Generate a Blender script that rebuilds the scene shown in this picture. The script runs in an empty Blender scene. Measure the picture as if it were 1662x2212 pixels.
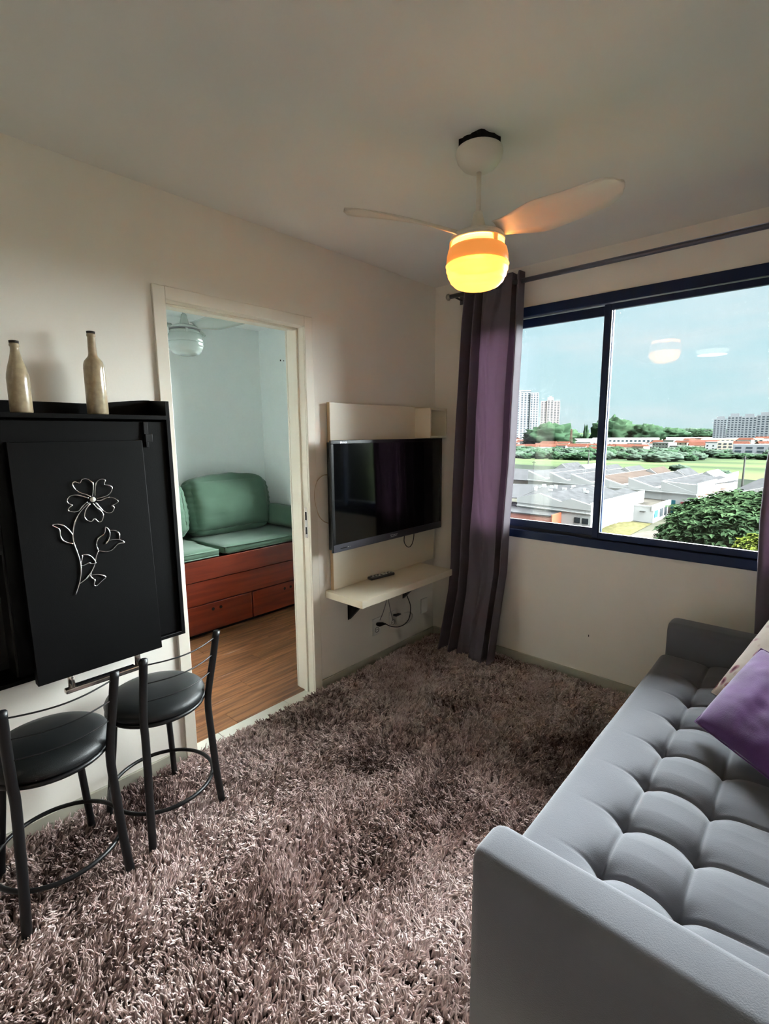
import bpy, math, random
import numpy as np
from mathutils import Vector, Matrix, noise
random.seed(7); rng = np.random.default_rng(7)
PI = math.pi
S = bpy.context.scene
COL = S.collection

# ------------------------------------------------------------------ camera
yaw, pitch, roll = (math.radians(a) for a in (41.8213, -8.9428, -0.4299))
F = Vector((-math.sin(yaw)*math.cos(pitch), math.cos(yaw)*math.cos(pitch), math.sin(pitch)))
Rt = Vector((math.cos(yaw), math.sin(yaw), 0)); U = Rt.cross(F)
R2 = Rt*math.cos(roll)+U*math.sin(roll); U2 = -Rt*math.sin(roll)+U*math.cos(roll)
cd = bpy.data.cameras.new('camera'); cam = bpy.data.objects.new('camera', cd); COL.objects.link(cam)
cam.matrix_world = Matrix(((R2.x, U2.x, -F.x, 2.1156), (R2.y, U2.y, -F.y, -2.9033), (R2.z, U2.z, -F.z, 1.5), (0, 0, 0, 1)))
cd.sensor_fit = 'HORIZONTAL'; cd.sensor_width = 36; cd.lens = 36*1075.33/1662
cd.clip_start = 0.02; cd.clip_end = 20000
S.camera = cam

# ------------------------------------------------------------------ world sky and exposure
w = bpy.data.worlds.new('sky'); S.world = w; w.use_nodes = True
nt = w.node_tree; nt.nodes.clear(); N = nt.nodes.new; L = nt.links.new
tc = N('ShaderNodeTexCoord'); sp = N('ShaderNodeSeparateXYZ'); L(tc.outputs['Generated'], sp.inputs[0])
ramp = N('ShaderNodeValToRGB'); cr = ramp.color_ramp
cr.elements[0].position = 0.0; cr.elements[0].color = (.66, .84, .90, 1)
cr.elements[1].position = 1.0; cr.elements[1].color = (1.75, 1.95, 2.25, 1)
for pz, c_ in ((.06, (.62, .85, .92, 1)), (.16, (.60, .84, .93, 1)), (.36, (.74, .90, 1.0, 1))):
    e = cr.elements.new(pz); e.color = c_
L(sp.outputs['Z'], ramp.inputs[0])
mp = N('ShaderNodeMapping'); mp.inputs['Scale'].default_value = (2.2, 2.2, 9.0); L(tc.outputs['Generated'], mp.inputs[0])
nz = N('ShaderNodeTexNoise'); nz.inputs['Scale'].default_value = 1.6; nz.inputs['Detail'].default_value = 5; nz.inputs['Roughness'].default_value = .55
L(mp.outputs[0], nz.inputs['Vector'])
cm = N('ShaderNodeMapRange'); cm.inputs['From Min'].default_value = .47; cm.inputs['From Max'].default_value = .72; cm.inputs['To Max'].default_value = .75
L(nz.outputs[0], cm.inputs[0])
mx = N('ShaderNodeMix'); mx.data_type = 'RGBA'; L(cm.outputs[0], mx.inputs[0]); L(ramp.outputs[0], mx.inputs[6]); mx.inputs[7].default_value = (.84, .90, .95, 1)
bg = N('ShaderNodeBackground'); L(mx.outputs[2], bg.inputs[0]); bg.inputs[1].default_value = .76
out = N('ShaderNodeOutputWorld'); L(bg.outputs[0], out.inputs[0])
w.cycles.sampling_method = 'MANUAL'; w.cycles.sample_map_resolution = 256

# added fill sun to brighten the room: a very wide soft disc low in front of the window
sd = bpy.data.lights.new('fill_sun', 'SUN'); sd.energy = 158.0; sd.angle = math.radians(155); sd.color = (.94, .97, 1.0)
so_ = bpy.data.objects.new('fill_sun', sd); COL.objects.link(so_)
so_.rotation_euler = Vector((-1.05, -1, -.42)).to_track_quat('-Z', 'Y').to_euler()
S.view_settings.view_transform = 'Standard'; S.view_settings.look = 'None'
S.view_settings.gamma = 1; S.view_settings.use_curve_mapping = False
S.view_settings.exposure = 0.45
S.cycles.use_denoising = True; S.cycles.max_bounces = 9; S.cycles.diffuse_bounces = 5; S.cycles.glossy_bounces = 4; S.cycles.use_adaptive_sampling = True; S.cycles.adaptive_threshold = .02; S.cycles.adaptive_min_samples = 40
S.cycles.transparent_max_bounces = 12; S.cycles.sample_clamp_indirect = 70; S.cycles.caustics_reflective = False; S.cycles.caustics_refractive = False

# ------------------------------------------------------------------ materials
def lin(c):
    return tuple(((x/255)/12.92 if x/255 <= .04045 else ((x/255+.055)/1.055)**2.4) for x in c)
MATS = {}
def mat(name, rgb, rough=.6, metal=0, spec=.5, bump=0, bscale=200, var=0, vscale=8, emit=None, estr=0, rgb2=None, coat=0, sheen=0, trans=0):
    if name in MATS: return MATS[name]
    m = bpy.data.materials.new(name); m.use_nodes = True; t = m.node_tree; b = t.nodes['Principled BSDF']
    c = lin(rgb)+(1,)
    b.inputs['Base Color'].default_value = c; b.inputs['Roughness'].default_value = rough; b.inputs['Metallic'].default_value = metal
    b.inputs['Specular IOR Level'].default_value = spec; b.inputs['Coat Weight'].default_value = coat
    b.inputs['Sheen Weight'].default_value = sheen; b.inputs['Sheen Roughness'].default_value = .4
    tcn = t.nodes.new('ShaderNodeTexCoord')
    n = t.nodes.new('ShaderNodeTexNoise'); n.inputs['Scale'].default_value = vscale; n.inputs['Detail'].default_value = 4
    t.links.new(tcn.outputs['Object'], n.inputs['Vector'])
    x = t.nodes.new('ShaderNodeMix'); x.data_type = 'RGBA'
    x.inputs[6].default_value = c
    x.inputs[7].default_value = (lin(rgb2)+(1,)) if rgb2 else tuple(v*(1-var) for v in c[:3])+(1,)
    mr = t.nodes.new('ShaderNodeMapRange'); mr.inputs['From Min'].default_value = .35; mr.inputs['From Max'].default_value = .65
    t.links.new(n.outputs[0], mr.inputs[0]); t.links.new(mr.outputs[0], x.inputs[0]); t.links.new(x.outputs[2], b.inputs['Base Color'])
    if bump:
        n2 = t.nodes.new('ShaderNodeTexNoise'); n2.inputs['Scale'].default_value = bscale; n2.inputs['Detail'].default_value = 3
        t.links.new(tcn.outputs['Object'], n2.inputs['Vector'])
        bp = t.nodes.new('ShaderNodeBump'); bp.inputs['Strength'].default_value = bump; bp.inputs['Distance'].default_value = .002
        t.links.new(n2.outputs[0], bp.inputs['Height']); t.links.new(bp.outputs[0], b.inputs['Normal'])
    if emit:
        b.inputs['Emission Color'].default_value = tuple(emit)+(1,); b.inputs['Emission Strength'].default_value = estr
    MATS[name] = m; return m

def cloth_through(name, rgb, k):
    m = mat(name, rgb, .75, sheen=.3, bump=.3, bscale=700, var=.06, vscale=40); t = m.node_tree
    b = t.nodes['Principled BSDF']; o = t.nodes['Material Output']
    tr = t.nodes.new('ShaderNodeBsdfTranslucent'); tr.inputs[0].default_value = lin((176, 150, 170))+(1,)
    ms = t.nodes.new('ShaderNodeMixShader'); ms.inputs[0].default_value = k
    t.links.new(b.outputs[0], ms.inputs[1]); t.links.new(tr.outputs[0], ms.inputs[2]); t.links.new(ms.outputs[0], o.inputs[0]); return m

def wood(name, a, b_, scale=6, rough=.4, axis='Y', coat=0):
    m = bpy.data.materials.new(name); m.use_nodes = True; t = m.node_tree; b = t.nodes['Principled BSDF']
    tcn = t.nodes.new('ShaderNodeTexCoord'); mpn = t.nodes.new('ShaderNodeMapping')
    oi = t.nodes.new('ShaderNodeObjectInfo')
    sc = {'Y': (14, .9, 14), 'X': (.9, 14, 14)}[axis]; mpn.inputs['Scale'].default_value = sc
    ml = t.nodes.new('ShaderNodeVectorMath'); ml.operation = 'SCALE'; ml.inputs[0].default_value = (37, 51, 11)
    t.links.new(oi.outputs['Random'], ml.inputs['Scale']); t.links.new(ml.outputs[0], mpn.inputs['Location'])
    n = t.nodes.new('ShaderNodeTexNoise'); n.inputs['Scale'].default_value = scale*.35; n.inputs['Detail'].default_value = 7; n.inputs['Distortion'].default_value = .8
    t.links.new(tcn.outputs['Object'], mpn.inputs[0]); t.links.new(mpn.outputs[0], n.inputs['Vector'])
    r = t.nodes.new('ShaderNodeValToRGB'); r.color_ramp.elements[0].position = .36; r.color_ramp.elements[0].color = lin(a)+(1,)
    r.color_ramp.elements[1].position = .64; r.color_ramp.elements[1].color = lin(b_)+(1,)
    t.links.new(n.outputs[0], r.inputs[0])
    hs = t.nodes.new('ShaderNodeHueSaturation'); mv = t.nodes.new('ShaderNodeMapRange'); mv.inputs['To Min'].default_value = .8; mv.inputs['To Max'].default_value = 1.2
    t.links.new(oi.outputs['Random'], mv.inputs[0]); t.links.new(mv.outputs[0], hs.inputs['Value']); t.links.new(r.outputs[0], hs.inputs['Color'])
    t.links.new(hs.outputs[0], b.inputs['Base Color'])
    b.inputs['Roughness'].default_value = rough; b.inputs['Coat Weight'].default_value = coat
    MATS[name] = m; return m

def glass(name):
    m = bpy.data.materials.new(name); m.use_nodes = True; t = m.node_tree; t.nodes.clear()
    fr = t.nodes.new('ShaderNodeFresnel'); fr.inputs[0].default_value = 1.45
    tr = t.nodes.new('ShaderNodeBsdfTransparent'); tr.inputs[0].default_value = (.95, .98, .97, 1)
    gl = t.nodes.new('ShaderNodeBsdfGlossy'); gl.inputs['Roughness'].default_value = 0
    ms = t.nodes.new('ShaderNodeMixShader'); o = t.nodes.new('ShaderNodeOutputMaterial')
    t.links.new(fr.outputs[0], ms.inputs[0]); t.links.new(tr.outputs[0], ms.inputs[1]); t.links.new(gl.outputs[0], ms.inputs[2]); t.links.new(ms.outputs[0], o.inputs[0])
    MATS[name] = m; return m

WALL = mat('wall_paint', (238, 233, 223), .75, bump=.15, bscale=90, var=.02, vscale=3)
CEIL = mat('ceiling_paint', (238, 236, 230), .85, bump=.1, bscale=60, var=.02, vscale=2)
ROOM2 = mat('bedroom_paint', (232, 238, 236), .8, bump=.1, bscale=60, var=.02)
TRIM = mat('white_trim', (232, 226, 212), .5, var=.02)
BASE = mat('grey_baseboard', (178, 174, 158), .5, var=.04)
TILE = mat('pale_tile', (214, 212, 202), .3, var=.05, vscale=12)
BLKWOOD = mat('black_laminate', (5, 5, 6), .45, spec=.16, bump=.1, bscale=300, var=.2, vscale=20)
BLKIN = mat('black_laminate_inner', (18, 17, 18), .5, var=.2)
BLKMET = mat('black_painted_steel', (10, 10, 12), .38, spec=.4, bump=.1, bscale=400)
LEATHER = mat('black_leatherette', (22, 25, 27), .42, spec=.4, bump=.35, bscale=500, var=.08)
CHROME = mat('brushed_chrome', (205, 196, 190), .22, metal=1)
SILVER = mat('silver_wire', (235, 235, 238), .16, metal=1)
SILVERP = mat('ornament_centre', (215, 212, 200), .4, metal=.3, bump=.3)
BOTTLE = mat('beige_painted_glass', (168, 152, 122), .28, coat=.5, bump=.1, bscale=120, rgb2=(150, 134, 108), vscale=60)
CAPM = mat('dark_bottle_mouth', (40, 30, 26), .5)
CREAM = mat('cream_laminate', (224, 214, 192), .4, bump=.06, bscale=200, var=.02)
EDGE = mat('beige_edge_band', (186, 158, 120), .5)
TVB = mat('tv_black_plastic', (14, 15, 18), .25)
TVS = mat('tv_screen', (7, 8, 10), .07, spec=.55)
TVBAR = mat('tv_silver_bar', (98, 98, 108), .3, metal=.7, bump=.05)
WHT = mat('white_plastic', (232, 230, 224), .35)
FANW = mat('fan_white', (226, 218, 204), .35, var=.01)
DARK = mat('dark_void', (10, 9, 9), .9)
GREYP = mat('grey_plastic', (120, 120, 122), .4)
DKG = mat('dark_grey_plastic', (52, 52, 54), .45)
WCAB = mat('white_cable', (205, 200, 190), .5)
BCAB = mat('black_cable', (28, 27, 28), .5)
BLUE = mat('dark_blue_aluminium', (18, 37, 72), .42, spec=.35, metal=.15)
BLUEK = mat('track_seal', (14, 20, 34), .6)
ROD = mat('dark_grey_rod', (96, 94, 104), .35, metal=.6)
FIN = mat('finial_metal', (170, 165, 150), .3, metal=.9)
CURT = cloth_through('purple_grey_curtain', (104, 95, 106), .22)
SOFA = mat('light_grey_suede', (108, 109, 115), .95, sheen=.35, bump=.35, bscale=380, var=.08, vscale=5, spec=.2)
SOFAD = mat('dark_grey_side_fabric', (92, 86, 82), .95, sheen=.2, bump=.4, bscale=420, var=.08, spec=.2)
PURP = mat('purple_velvet', (92, 46, 112), .9, sheen=.35, bump=.3, bscale=300, var=.35, vscale=9)
GREEN = mat('green_cotton', (74, 100, 82), .9, sheen=.15, bump=.3, bscale=350, var=.1, vscale=6)
GLASS = glass('window_glass')
REDW = wood('red_stained_wood', (92, 32, 18), (118, 46, 26), 5, .32, 'Y', .3)
LAM = wood('brown_laminate', (104, 66, 42), (158, 108, 70), 9, .38, 'Y', .15)

def floral():
    m = mat('floral_cushion_cloth', (206, 192, 180), .9, bump=.2, bscale=400); t = m.node_tree; b = t.nodes['Principled BSDF']
    tcn = t.nodes.new('ShaderNodeTexCoord'); v = t.nodes.new('ShaderNodeTexVoronoi'); v.inputs['Scale'].default_value = 17
    n = t.nodes.new('ShaderNodeTexNoise'); n.inputs['Scale'].default_value = 6
    vm = t.nodes.new('ShaderNodeVectorMath'); vm.operation = 'MULTIPLY_ADD'; vm.inputs[1].default_value = (.15,)*3
    t.links.new(tcn.outputs['Object'], n.inputs['Vector']); t.links.new(n.outputs['Color'], vm.inputs[0]); t.links.new(tcn.outputs['Object'], vm.inputs[2])
    t.links.new(vm.outputs[0], v.inputs['Vector'])
    r = t.nodes.new('ShaderNodeValToRGB'); r.color_ramp.interpolation = 'EASE'
    r.color_ramp.elements[0].position = .10; r.color_ramp.elements[0].color = lin((92, 40, 62))+(1,)
    r.color_ramp.elements[1].position = .42; r.color_ramp.elements[1].color = lin((206, 194, 184))+(1,)
    e = r.color_ramp.elements.new(.26); e.color = lin((168, 120, 128))+(1,)
    t.links.new(v.outputs['Distance'], r.inputs[0]); t.links.new(r.outputs[0], b.inputs['Base Color']); return m
FLORAL = floral()

# ------------------------------------------------------------------ mesh builder
class MB:
    def __init__(s): s.v = []; s.f = []
    def add(s, vs, fs):
        o = len(s.v); s.v += [tuple(p) for p in vs]; s.f += [tuple(i+o for i in f) for f in fs]; return s
    def box(s, x0, x1, y0, y1, z0, z1, M=None):
        vs = [(x, y, z) for x in (x0, x1) for y in (y0, y1) for z in (z0, z1)]
        if M: vs = [M @ Vector(p) for p in vs]
        return s.add(vs, [(0, 1, 3, 2), (4, 6, 7, 5), (0, 4, 5, 1), (2, 3, 7, 6), (0, 2, 6, 4), (1, 5, 7, 3)])
    def prism(s, poly, axis, a, b):
        n = len(poly)
        def P(p, t):
            return {'x': (t, p[0], p[1]), 'y': (p[0], t, p[1]), 'z': (p[0], p[1], t)}[axis]
        return s.add([P(p, a) for p in poly]+[P(p, b) for p in poly], [tuple(range(n))[::-1], tuple(range(n, 2*n))]+[(i, (i+1) % n, n+(i+1) % n, n+i) for i in range(n)])
    def tube(s, pts, r, n=8, closed=False, sx=1.0):
        pts = [Vector(p) for p in pts]; m = len(pts); rs = r if isinstance(r, (list, tuple)) else [r]*m
        prev = None; vs = []
        for i, p in enumerate(pts):
            a = pts[(i-1) % m] if (closed or i > 0) else p; b = pts[(i+1) % m] if (closed or i < m-1) else p
            d = (b-a).normalized()
            if prev is None:
                up = Vector((0, 0, 1)) if abs(d.z) < .9 else Vector((1, 0, 0)); u = d.cross(up).normalized()
            else:
                u = (prev-d*prev.dot(d)).normalized()
            prev = u; v = d.cross(u)
            for k in range(n):
                t = 2*PI*k/n; vs.append(p+u*(math.cos(t)*rs[i]*sx)+v*(math.sin(t)*rs[i]))
        fs = []
        for i in range(m if closed else m-1):
            j = (i+1) % m
            for k in range(n): fs.append((i*n+k, i*n+(k+1) % n, j*n+(k+1) % n, j*n+k))
        if not closed: fs += [tuple(range(n))[::-1], tuple(range((m-1)*n, m*n))]
        return s.add(vs, fs)
    def lathe(s, prof, c=(0, 0, 0), n=32, caps=True):
        vs = [(c[0]+r*math.cos(2*PI*k/n), c[1]+r*math.sin(2*PI*k/n), c[2]+z) for r, z in prof for k in range(n)]
        m = len(prof); fs = [(i*n+k, i*n+(k+1) % n, (i+1)*n+(k+1) % n, (i+1)*n+k) for i in range(m-1) for k in range(n)]
        if caps: fs += [tuple(range(n))[::-1], tuple(range((m-1)*n, m*n))]
        return s.add(vs, fs)
    def grid(s, fn, nu, nv, wrapu=False):
        vs = [fn(i/nu, j/nv) for i in range(nu if wrapu else nu+1) for j in range(nv+1)]
        q = nv+1; mu = nu
        fs = [((i % (nu if wrapu else nu+1))*q+j, ((i+1) % (nu if wrapu else nu+1))*q+j, ((i+1) % (nu if wrapu else nu+1))*q+j+1, (i % (nu if wrapu else nu+1))*q+j+1) for i in range(mu) for j in range(nv)]
        return s.add(vs, fs)
ORG = {}
def tag(o, label=None, cat=None, group=None, kind=None):
    if label: o['label'] = label
    if cat: o['category'] = cat
    if group: o['group'] = group
    if kind: o['kind'] = kind
    return o
def thing(name, label, cat, loc=(0, 0, 0), rz=0, group=None):
    o = bpy.data.objects.new(name, None); COL.objects.link(o); o.location = loc; o.rotation_euler = (0, 0, rz)
    o.empty_display_size = .05; ORG[o.name] = Vector(loc); return tag(o, label, cat, group)
def obj(name, mb, m, parent=None, smooth=False, bevel=0, local=False, solid=0, sub=0, origin=None, seg=2, kind=None, label=None):
    off = Vector((0, 0, 0))
    if parent is not None and not local: off = ORG[parent.name]
    if parent is None and origin is not None: off = Vector(origin)
    me = bpy.data.meshes.new(name); me.from_pydata([tuple(Vector(p)-off) for p in mb.v], [], mb.f); me.update()
    o = bpy.data.objects.new(name, me); COL.objects.link(o)
    if parent is None: o.location = off
    else: o.parent = parent
    ORG[o.name] = off
    me.materials.append(m)
    if smooth: me.shade_smooth()
    if solid:
        k = o.modifiers.new('solid', 'SOLIDIFY'); k.thickness = solid; k.offset = 0
    if bevel:
        k = o.modifiers.new('bevel', 'BEVEL'); k.width = bevel; k.segments = seg; k.limit_method = 'ANGLE'; k.angle_limit = math.radians(40)
        me.shade_smooth(); 
        try: me.set_sharp_from_angle(angle=math.radians(35))
        except Exception: pass
    if sub:
        k = o.modifiers.new('sub', 'SUBSURF'); k.levels = sub; k.render_levels = sub
    if kind: o['kind'] = kind
    if label: o['label'] = label
    return o
def B(*a): return MB().box(*a)
B2 = B
def dup(root, loc, rz=None, label=None):
    r = root.copy(); COL.objects.link(r); r.location = loc
    if rz is not None: r.rotation_euler = (0, 0, rz)
    if label: r['label'] = label
    for ch in list(root.children):
        c = ch.copy(); COL.objects.link(c); c.parent = r
        for g in ch.children:
            d = g.copy(); COL.objects.link(d); d.parent = c
    return r
def struct(name, mb, m, parent=None, **k):
    o = obj(name, mb, m, parent, **k)
    if parent is None: o['kind'] = 'structure'
    return o
def spline(pts, n=6, closed=False):
    P_ = [Vector(p) for p in pts]; m = len(P_); out_ = []
    for i in range(m if closed else m-1):
        g = lambda k: P_[k % m] if closed else P_[max(0, min(m-1, k))]
        a, b, c, d = g(i-1), g(i), g(i+1), g(i+2)
        for k in range(n):
            t = k/n; out_.append(.5*((2*b)+(c-a)*t+(2*a-5*b+4*c-d)*t*t+(3*b-a-3*c+d)*t**3))
    if not closed: out_.append(P_[-1])
    return out_
def text(s_, size, loc, M3, m, parent, name='lettering', ext=.0006):
    c = bpy.data.curves.new(name, 'FONT'); c.body = s_; c.size = size; c.extrude = ext; c.align_x = 'CENTER'; c.align_y = 'CENTER'
    o = bpy.data.objects.new(name, c); COL.objects.link(o); c.materials.append(m); o.parent = parent
    bpy.context.view_layer.update()
    me = bpy.data.meshes.new_from_object(o.evaluated_get(bpy.context.evaluated_depsgraph_get())); bpy.data.objects.remove(o)
    o = bpy.data.objects.new(name, me); COL.objects.link(o); o.parent = parent; o['kind'] = 'stuff'
    MM = M3.to_4x4(); MM.translation = Vector(loc)-ORG[parent.name]; o.matrix_local = MM; return o

# ------------------------------------------------------------------ room shell
H = 2.474; XR = 2.72; YB = -6.6; WT = .14; X2 = -2.08; Y2 = -3.4
OY0, OY1, OZ = -1.893, -1.165, 2.052        # door opening
struct('wall_left', MB().box(-WT, 0, YB, OY0-.02, 0, H).box(-WT, 0, OY1+.02, 0, 0, H).box(-WT, 0, OY0-.02, OY1+.02, OZ+.02, H), WALL)
WX0, WX1, WZ0, WZ1 = .295, 2.06, .839, 2.238   # window
struct('wall_window', MB().box(-WT, WX0, 0, .16, 0, H).box(WX1, XR+.1, 0, .16, 0, H).box(WX0, WX1, 0, .16, 0, WZ0).box(WX0, WX1, 0, .16, WZ1, H), WALL)
struct('wall_right', B(XR, XR+.1, YB, 0, 0, H), WALL)
struct('wall_back', B(-WT, XR+.1, YB-.1, YB, 0, H), mat('kitchen_brown_wall', (120, 98, 80), .7))
struct('ceiling', B(-WT, XR+.1, YB-.1, .16, H, H+.1), CEIL)
struct('floor', B(-.03, XR+.1, YB-.1, .0, -.1, 0), TILE)
mk = obj('wall_mark', B(1.140, 1.1445, -.0008, .001, .296, .309), DARK); mk['kind'] = 'structure'
# bedroom beyond the door
V0, V1, VZ0, VZ1 = -1.42, -.22, .85, 2.26
struct('wall_bedroom_back', B(X2-.1, X2, Y2, .16, 0, H), ROOM2)
struct('wall_bedroom_window', MB().box(X2-.1, V0, 0, .16, 0, H).box(V1, -WT, 0, .16, 0, H).box(V0, V1, 0, .16, 0, VZ0).box(V0, V1, 0, .16, VZ1, H), ROOM2)
struct('wall_bedroom_side', B(X2-.1, -WT, Y2-.1, Y2, 0, H), ROOM2)
struct('wall_bedroom_front', MB().box(-WT-.004, -WT, Y2, OY0-.07, 0, H).box(-WT-.004, -WT, OY1+.07, 0, 0, H).box(-WT-.004, -WT, OY0-.07, OY1+.07, OZ+.07, H), ROOM2)
struct('ceiling_bedroom', B(X2-.1, -WT, Y2-.1, .16, H, H+.1), ROOM2)
fl = struct('floor_bedroom', B(X2-.1, -.085, Y2-.1, .0, -.1, -.006), DARK); ORG[fl.name] = Vector((0, 0, 0))
x = X2; k = 0
pw = .134
while x < -.075:
    y = Y2+((k*.47) % 1.2)-1.2
    while y < 0:
        a, b_ = max(y, Y2), min(y+1.2, 0)
        if b_-a > .05: obj('plank', B(x+.0008, min(x+pw-.0008, -.075), a+.0008, b_-.0008, -.006, .0), LAM, fl, bevel=.0008, seg=1)
        y += 1.2
    x += pw; k += 1
th = struct('trim_1', B(-.075, .0, OY0, OY1, -.05, -.001), TILE, origin=(0, 0, 0)); ORG[th.name] = Vector((0, 0, 0))
for a, b_ in ((OY0+.002, -1.74), (-1.738, -1.33), (-1.328, OY1-.002)):
    obj('tile', B(-.073, .03, a, b_-.0015, -.001, .004), TILE, th, bevel=.001, seg=1)
# door lining: jambs, head and architraves
dr = struct('door_1', MB().box(-WT, 0, OY0-.02, OY0, 0, OZ+.02).box(-WT, 0, OY1, OY1+.02, 0, OZ+.02).box(-WT, 0, OY0, OY1, OZ, OZ+.02), TRIM); ORG[dr.name] = Vector((0, 0, 0))
for nm, a in (('casing', (0, .014, OY0-.053, OY0, 0, OZ+.053)), ('casing', (0, .014, OY1, OY1+.053, 0, OZ+.053)), ('casing', (0, .014, OY0, OY1, OZ, OZ+.053)),
              ('casing', (-WT-.016, -WT-.004, OY0-.053, OY0, 0, OZ+.053)), ('casing', (-WT-.016, -WT-.004, OY1, OY1+.053, 0, OZ+.053)), ('casing', (-WT-.016, -WT-.004, OY0, OY1, OZ, OZ+.053))):
    obj(nm, B(*a), TRIM, dr, bevel=.003)
obj('door_stop', MB().box(-.075, -.045, OY1-.012, OY1, 0, OZ).box(-.075, -.045, OY0, OY0+.012, 0, OZ).box(-.075, -.045, OY0, OY1, OZ-.012, OZ), TRIM, dr, bevel=.002)
sp_ = obj('strike_plate', B(-.034, -.012, OY1-.0015, OY1, .93, 1.10), CHROME, dr, bevel=.0005)
obj('latch_hole', MB().box(-.029, -.017, OY1-.002, OY1-.0012, .95, .99).box(-.029, -.017, OY1-.002, OY1-.0012, 1.03, 1.075), DARK, sp_)
mkb = obj('trim_2', MB().box(X2+.32, X2+.335, -.001, .0, 2.165, 2.18).box(X2+.37, X2+.38, -.001, 0, 2.16, 2.17), DARK); mkb['kind'] = 'structure'
# baseboards
struct('baseboard_left', MB().box(0, .012, YB, OY0-.053, 0, .066).box(0, .012, OY1+.053, 0, 0, .066), BASE, bevel=.002)
struct('baseboard_window', B(.012, XR-.012, -.012, 0, 0, .07), BASE, bevel=.002)
struct('baseboard_right', B(XR-.012, XR, YB, 0, 0, .07), BASE, bevel=.002)
struct('baseboard_back', B(0.012, XR-.012, YB, YB+.012, 0, .07), BASE, bevel=.002)
struct('baseboard_bedroom', MB().box(X2, X2+.012, Y2, 0, 0, .06).box(X2+.012, -WT-.004, -.012, 0, 0, .06), BASE, bevel=.002)

# ------------------------------------------------------------------ windows
def window(name, x0, x1, z0, z1, mul, M):
    fr = struct(name, MB().box(x0, x1, -.012, .10, z1-.055, z1).box(x0, x1, -.012, .10, z0, z0+.05).box(x0, x0+.045, -.012, .10, z0+.05, z1-.055).box(x1-.045, x1, -.012, .10, z0+.05, z1-.055), M, bevel=.003)
    ORG[fr.name] = Vector((0, 0, 0))
    obj('track', MB().box(x0+.045, x1-.045, .018, .022, z0+.05, z0+.066).box(x0+.045, x1-.045, .050, .054, z0+.05, z0+.066), BLUEK, fr)
    a, b_ = z0+.056, z1-.06; t = .045
    # fixed inner sash on the right, sliding sash behind on the left
    for nm, xa, xb, ya, yb, lo in (('sash', mul-.012, x1-.045, -.002, .022, .032), ('sash', x0+.045, mul+.028, .03, .052, .05)):
        sa = obj(nm, MB().box(xa, xa+.034, ya, yb, a, b_).box(xb-.034, xb, ya, yb, a, b_).box(xa+.034, xb-.034, ya, yb, a, a+lo).box(xa+.034, xb-.034, ya, yb, b_-lo, b_), M, fr, bevel=.003)
        ORG[sa.name] = Vector((0, 0, 0))
        obj('pane', B(xa+.034, xb-.034, (ya+yb)/2-.002, (ya+yb)/2+.002, a+lo, b_-lo), GLASS, sa)
        obj('gasket', MB().box(xa+.034, xa+.039, ya+.004, yb-.004, a+lo, b_-lo).box(xb-.039, xb-.034, ya+.004, yb-.004, a+lo, b_-lo).box(xa+.034, xb-.034, ya+.004, yb-.004, a+lo, a+lo+.004), BLUEK, sa)
    return fr
window('window_1', WX0, WX1, WZ0, WZ1, 1.137, BLUE)
window('window_2', V0, V1, VZ0, VZ1, -.82, BLUE)  # assumed bedroom window, out of view, enlarged to let in more light

# ------------------------------------------------------------------ ceiling fans with lamps
GLOW = mat('lit_frosted_glass', (255, 214, 120), .35, emit=(1.0, .62, .12), estr=1.15)
def glow_tex(m):
    t = m.node_tree; b = t.nodes['Principled BSDF']; tcn = t.nodes.new('ShaderNodeTexCoord'); s_ = t.nodes.new('ShaderNodeSeparateXYZ'); t.links.new(tcn.outputs['Object'], s_.inputs[0])
    lw = t.nodes.new('ShaderNodeLayerWeight'); lw.inputs[0].default_value = .5
    r = t.nodes.new('ShaderNodeValToRGB'); r.color_ramp.elements[0].color = (1.5, .78, .17, 1); r.color_ramp.elements[1].color = (1.2, .52, .09, 1)
    wv = t.nodes.new('ShaderNodeMath'); wv.operation = 'SINE'; mu = t.nodes.new('ShaderNodeMath'); mu.operation = 'MULTIPLY'; mu.inputs[1].default_value = 190
    t.links.new(s_.outputs['Z'], mu.inputs[0]); t.links.new(mu.outputs[0], wv.inputs[0])
    ma = t.nodes.new('ShaderNodeMath'); ma.operation = 'MULTIPLY_ADD'; ma.inputs[1].default_value = .10; ma.inputs[2].default_value = .42; t.links.new(wv.outputs[0], ma.inputs[0])
    t.links.new(ma.outputs[0], r.inputs[0]); t.links.new(r.outputs[0], b.inputs['Emission Color'])
    b.inputs['Emission Strength'].default_value = .56; b.inputs['Base Color'].default_value = (.5, .35, .15, 1)
glow_tex(GLOW)
GLOWBAND = mat('lit_amber_band', (235, 150, 80), .4, emit=(.80, .27, .05), estr=.55)
GLOWIN = mat('lit_inner_glass', (255, 220, 150), .5, emit=(1.0, .66, .22), estr=.9)
def leaky(m, k):
    # lit glass lets part of the bulb's light straight through
    t = m.node_tree; b = t.nodes['Principled BSDF']; o = t.nodes['Material Output']
    tr = t.nodes.new('ShaderNodeBsdfTransparent'); tr.inputs[0].default_value = (1, .86, .62, 1)
    ms = t.nodes.new('ShaderNodeMixShader'); ms.inputs[0].default_value = k
    t.links.new(b.outputs[0], ms.inputs[1]); t.links.new(tr.outputs[0], ms.inputs[2]); t.links.new(ms.outputs[0], o.inputs[0])
leaky(GLOW, .07); leaky(GLOWIN, .12)
OFFG = mat('frosted_glass_unlit', (186, 196, 192), .25, coat=.6)
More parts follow.
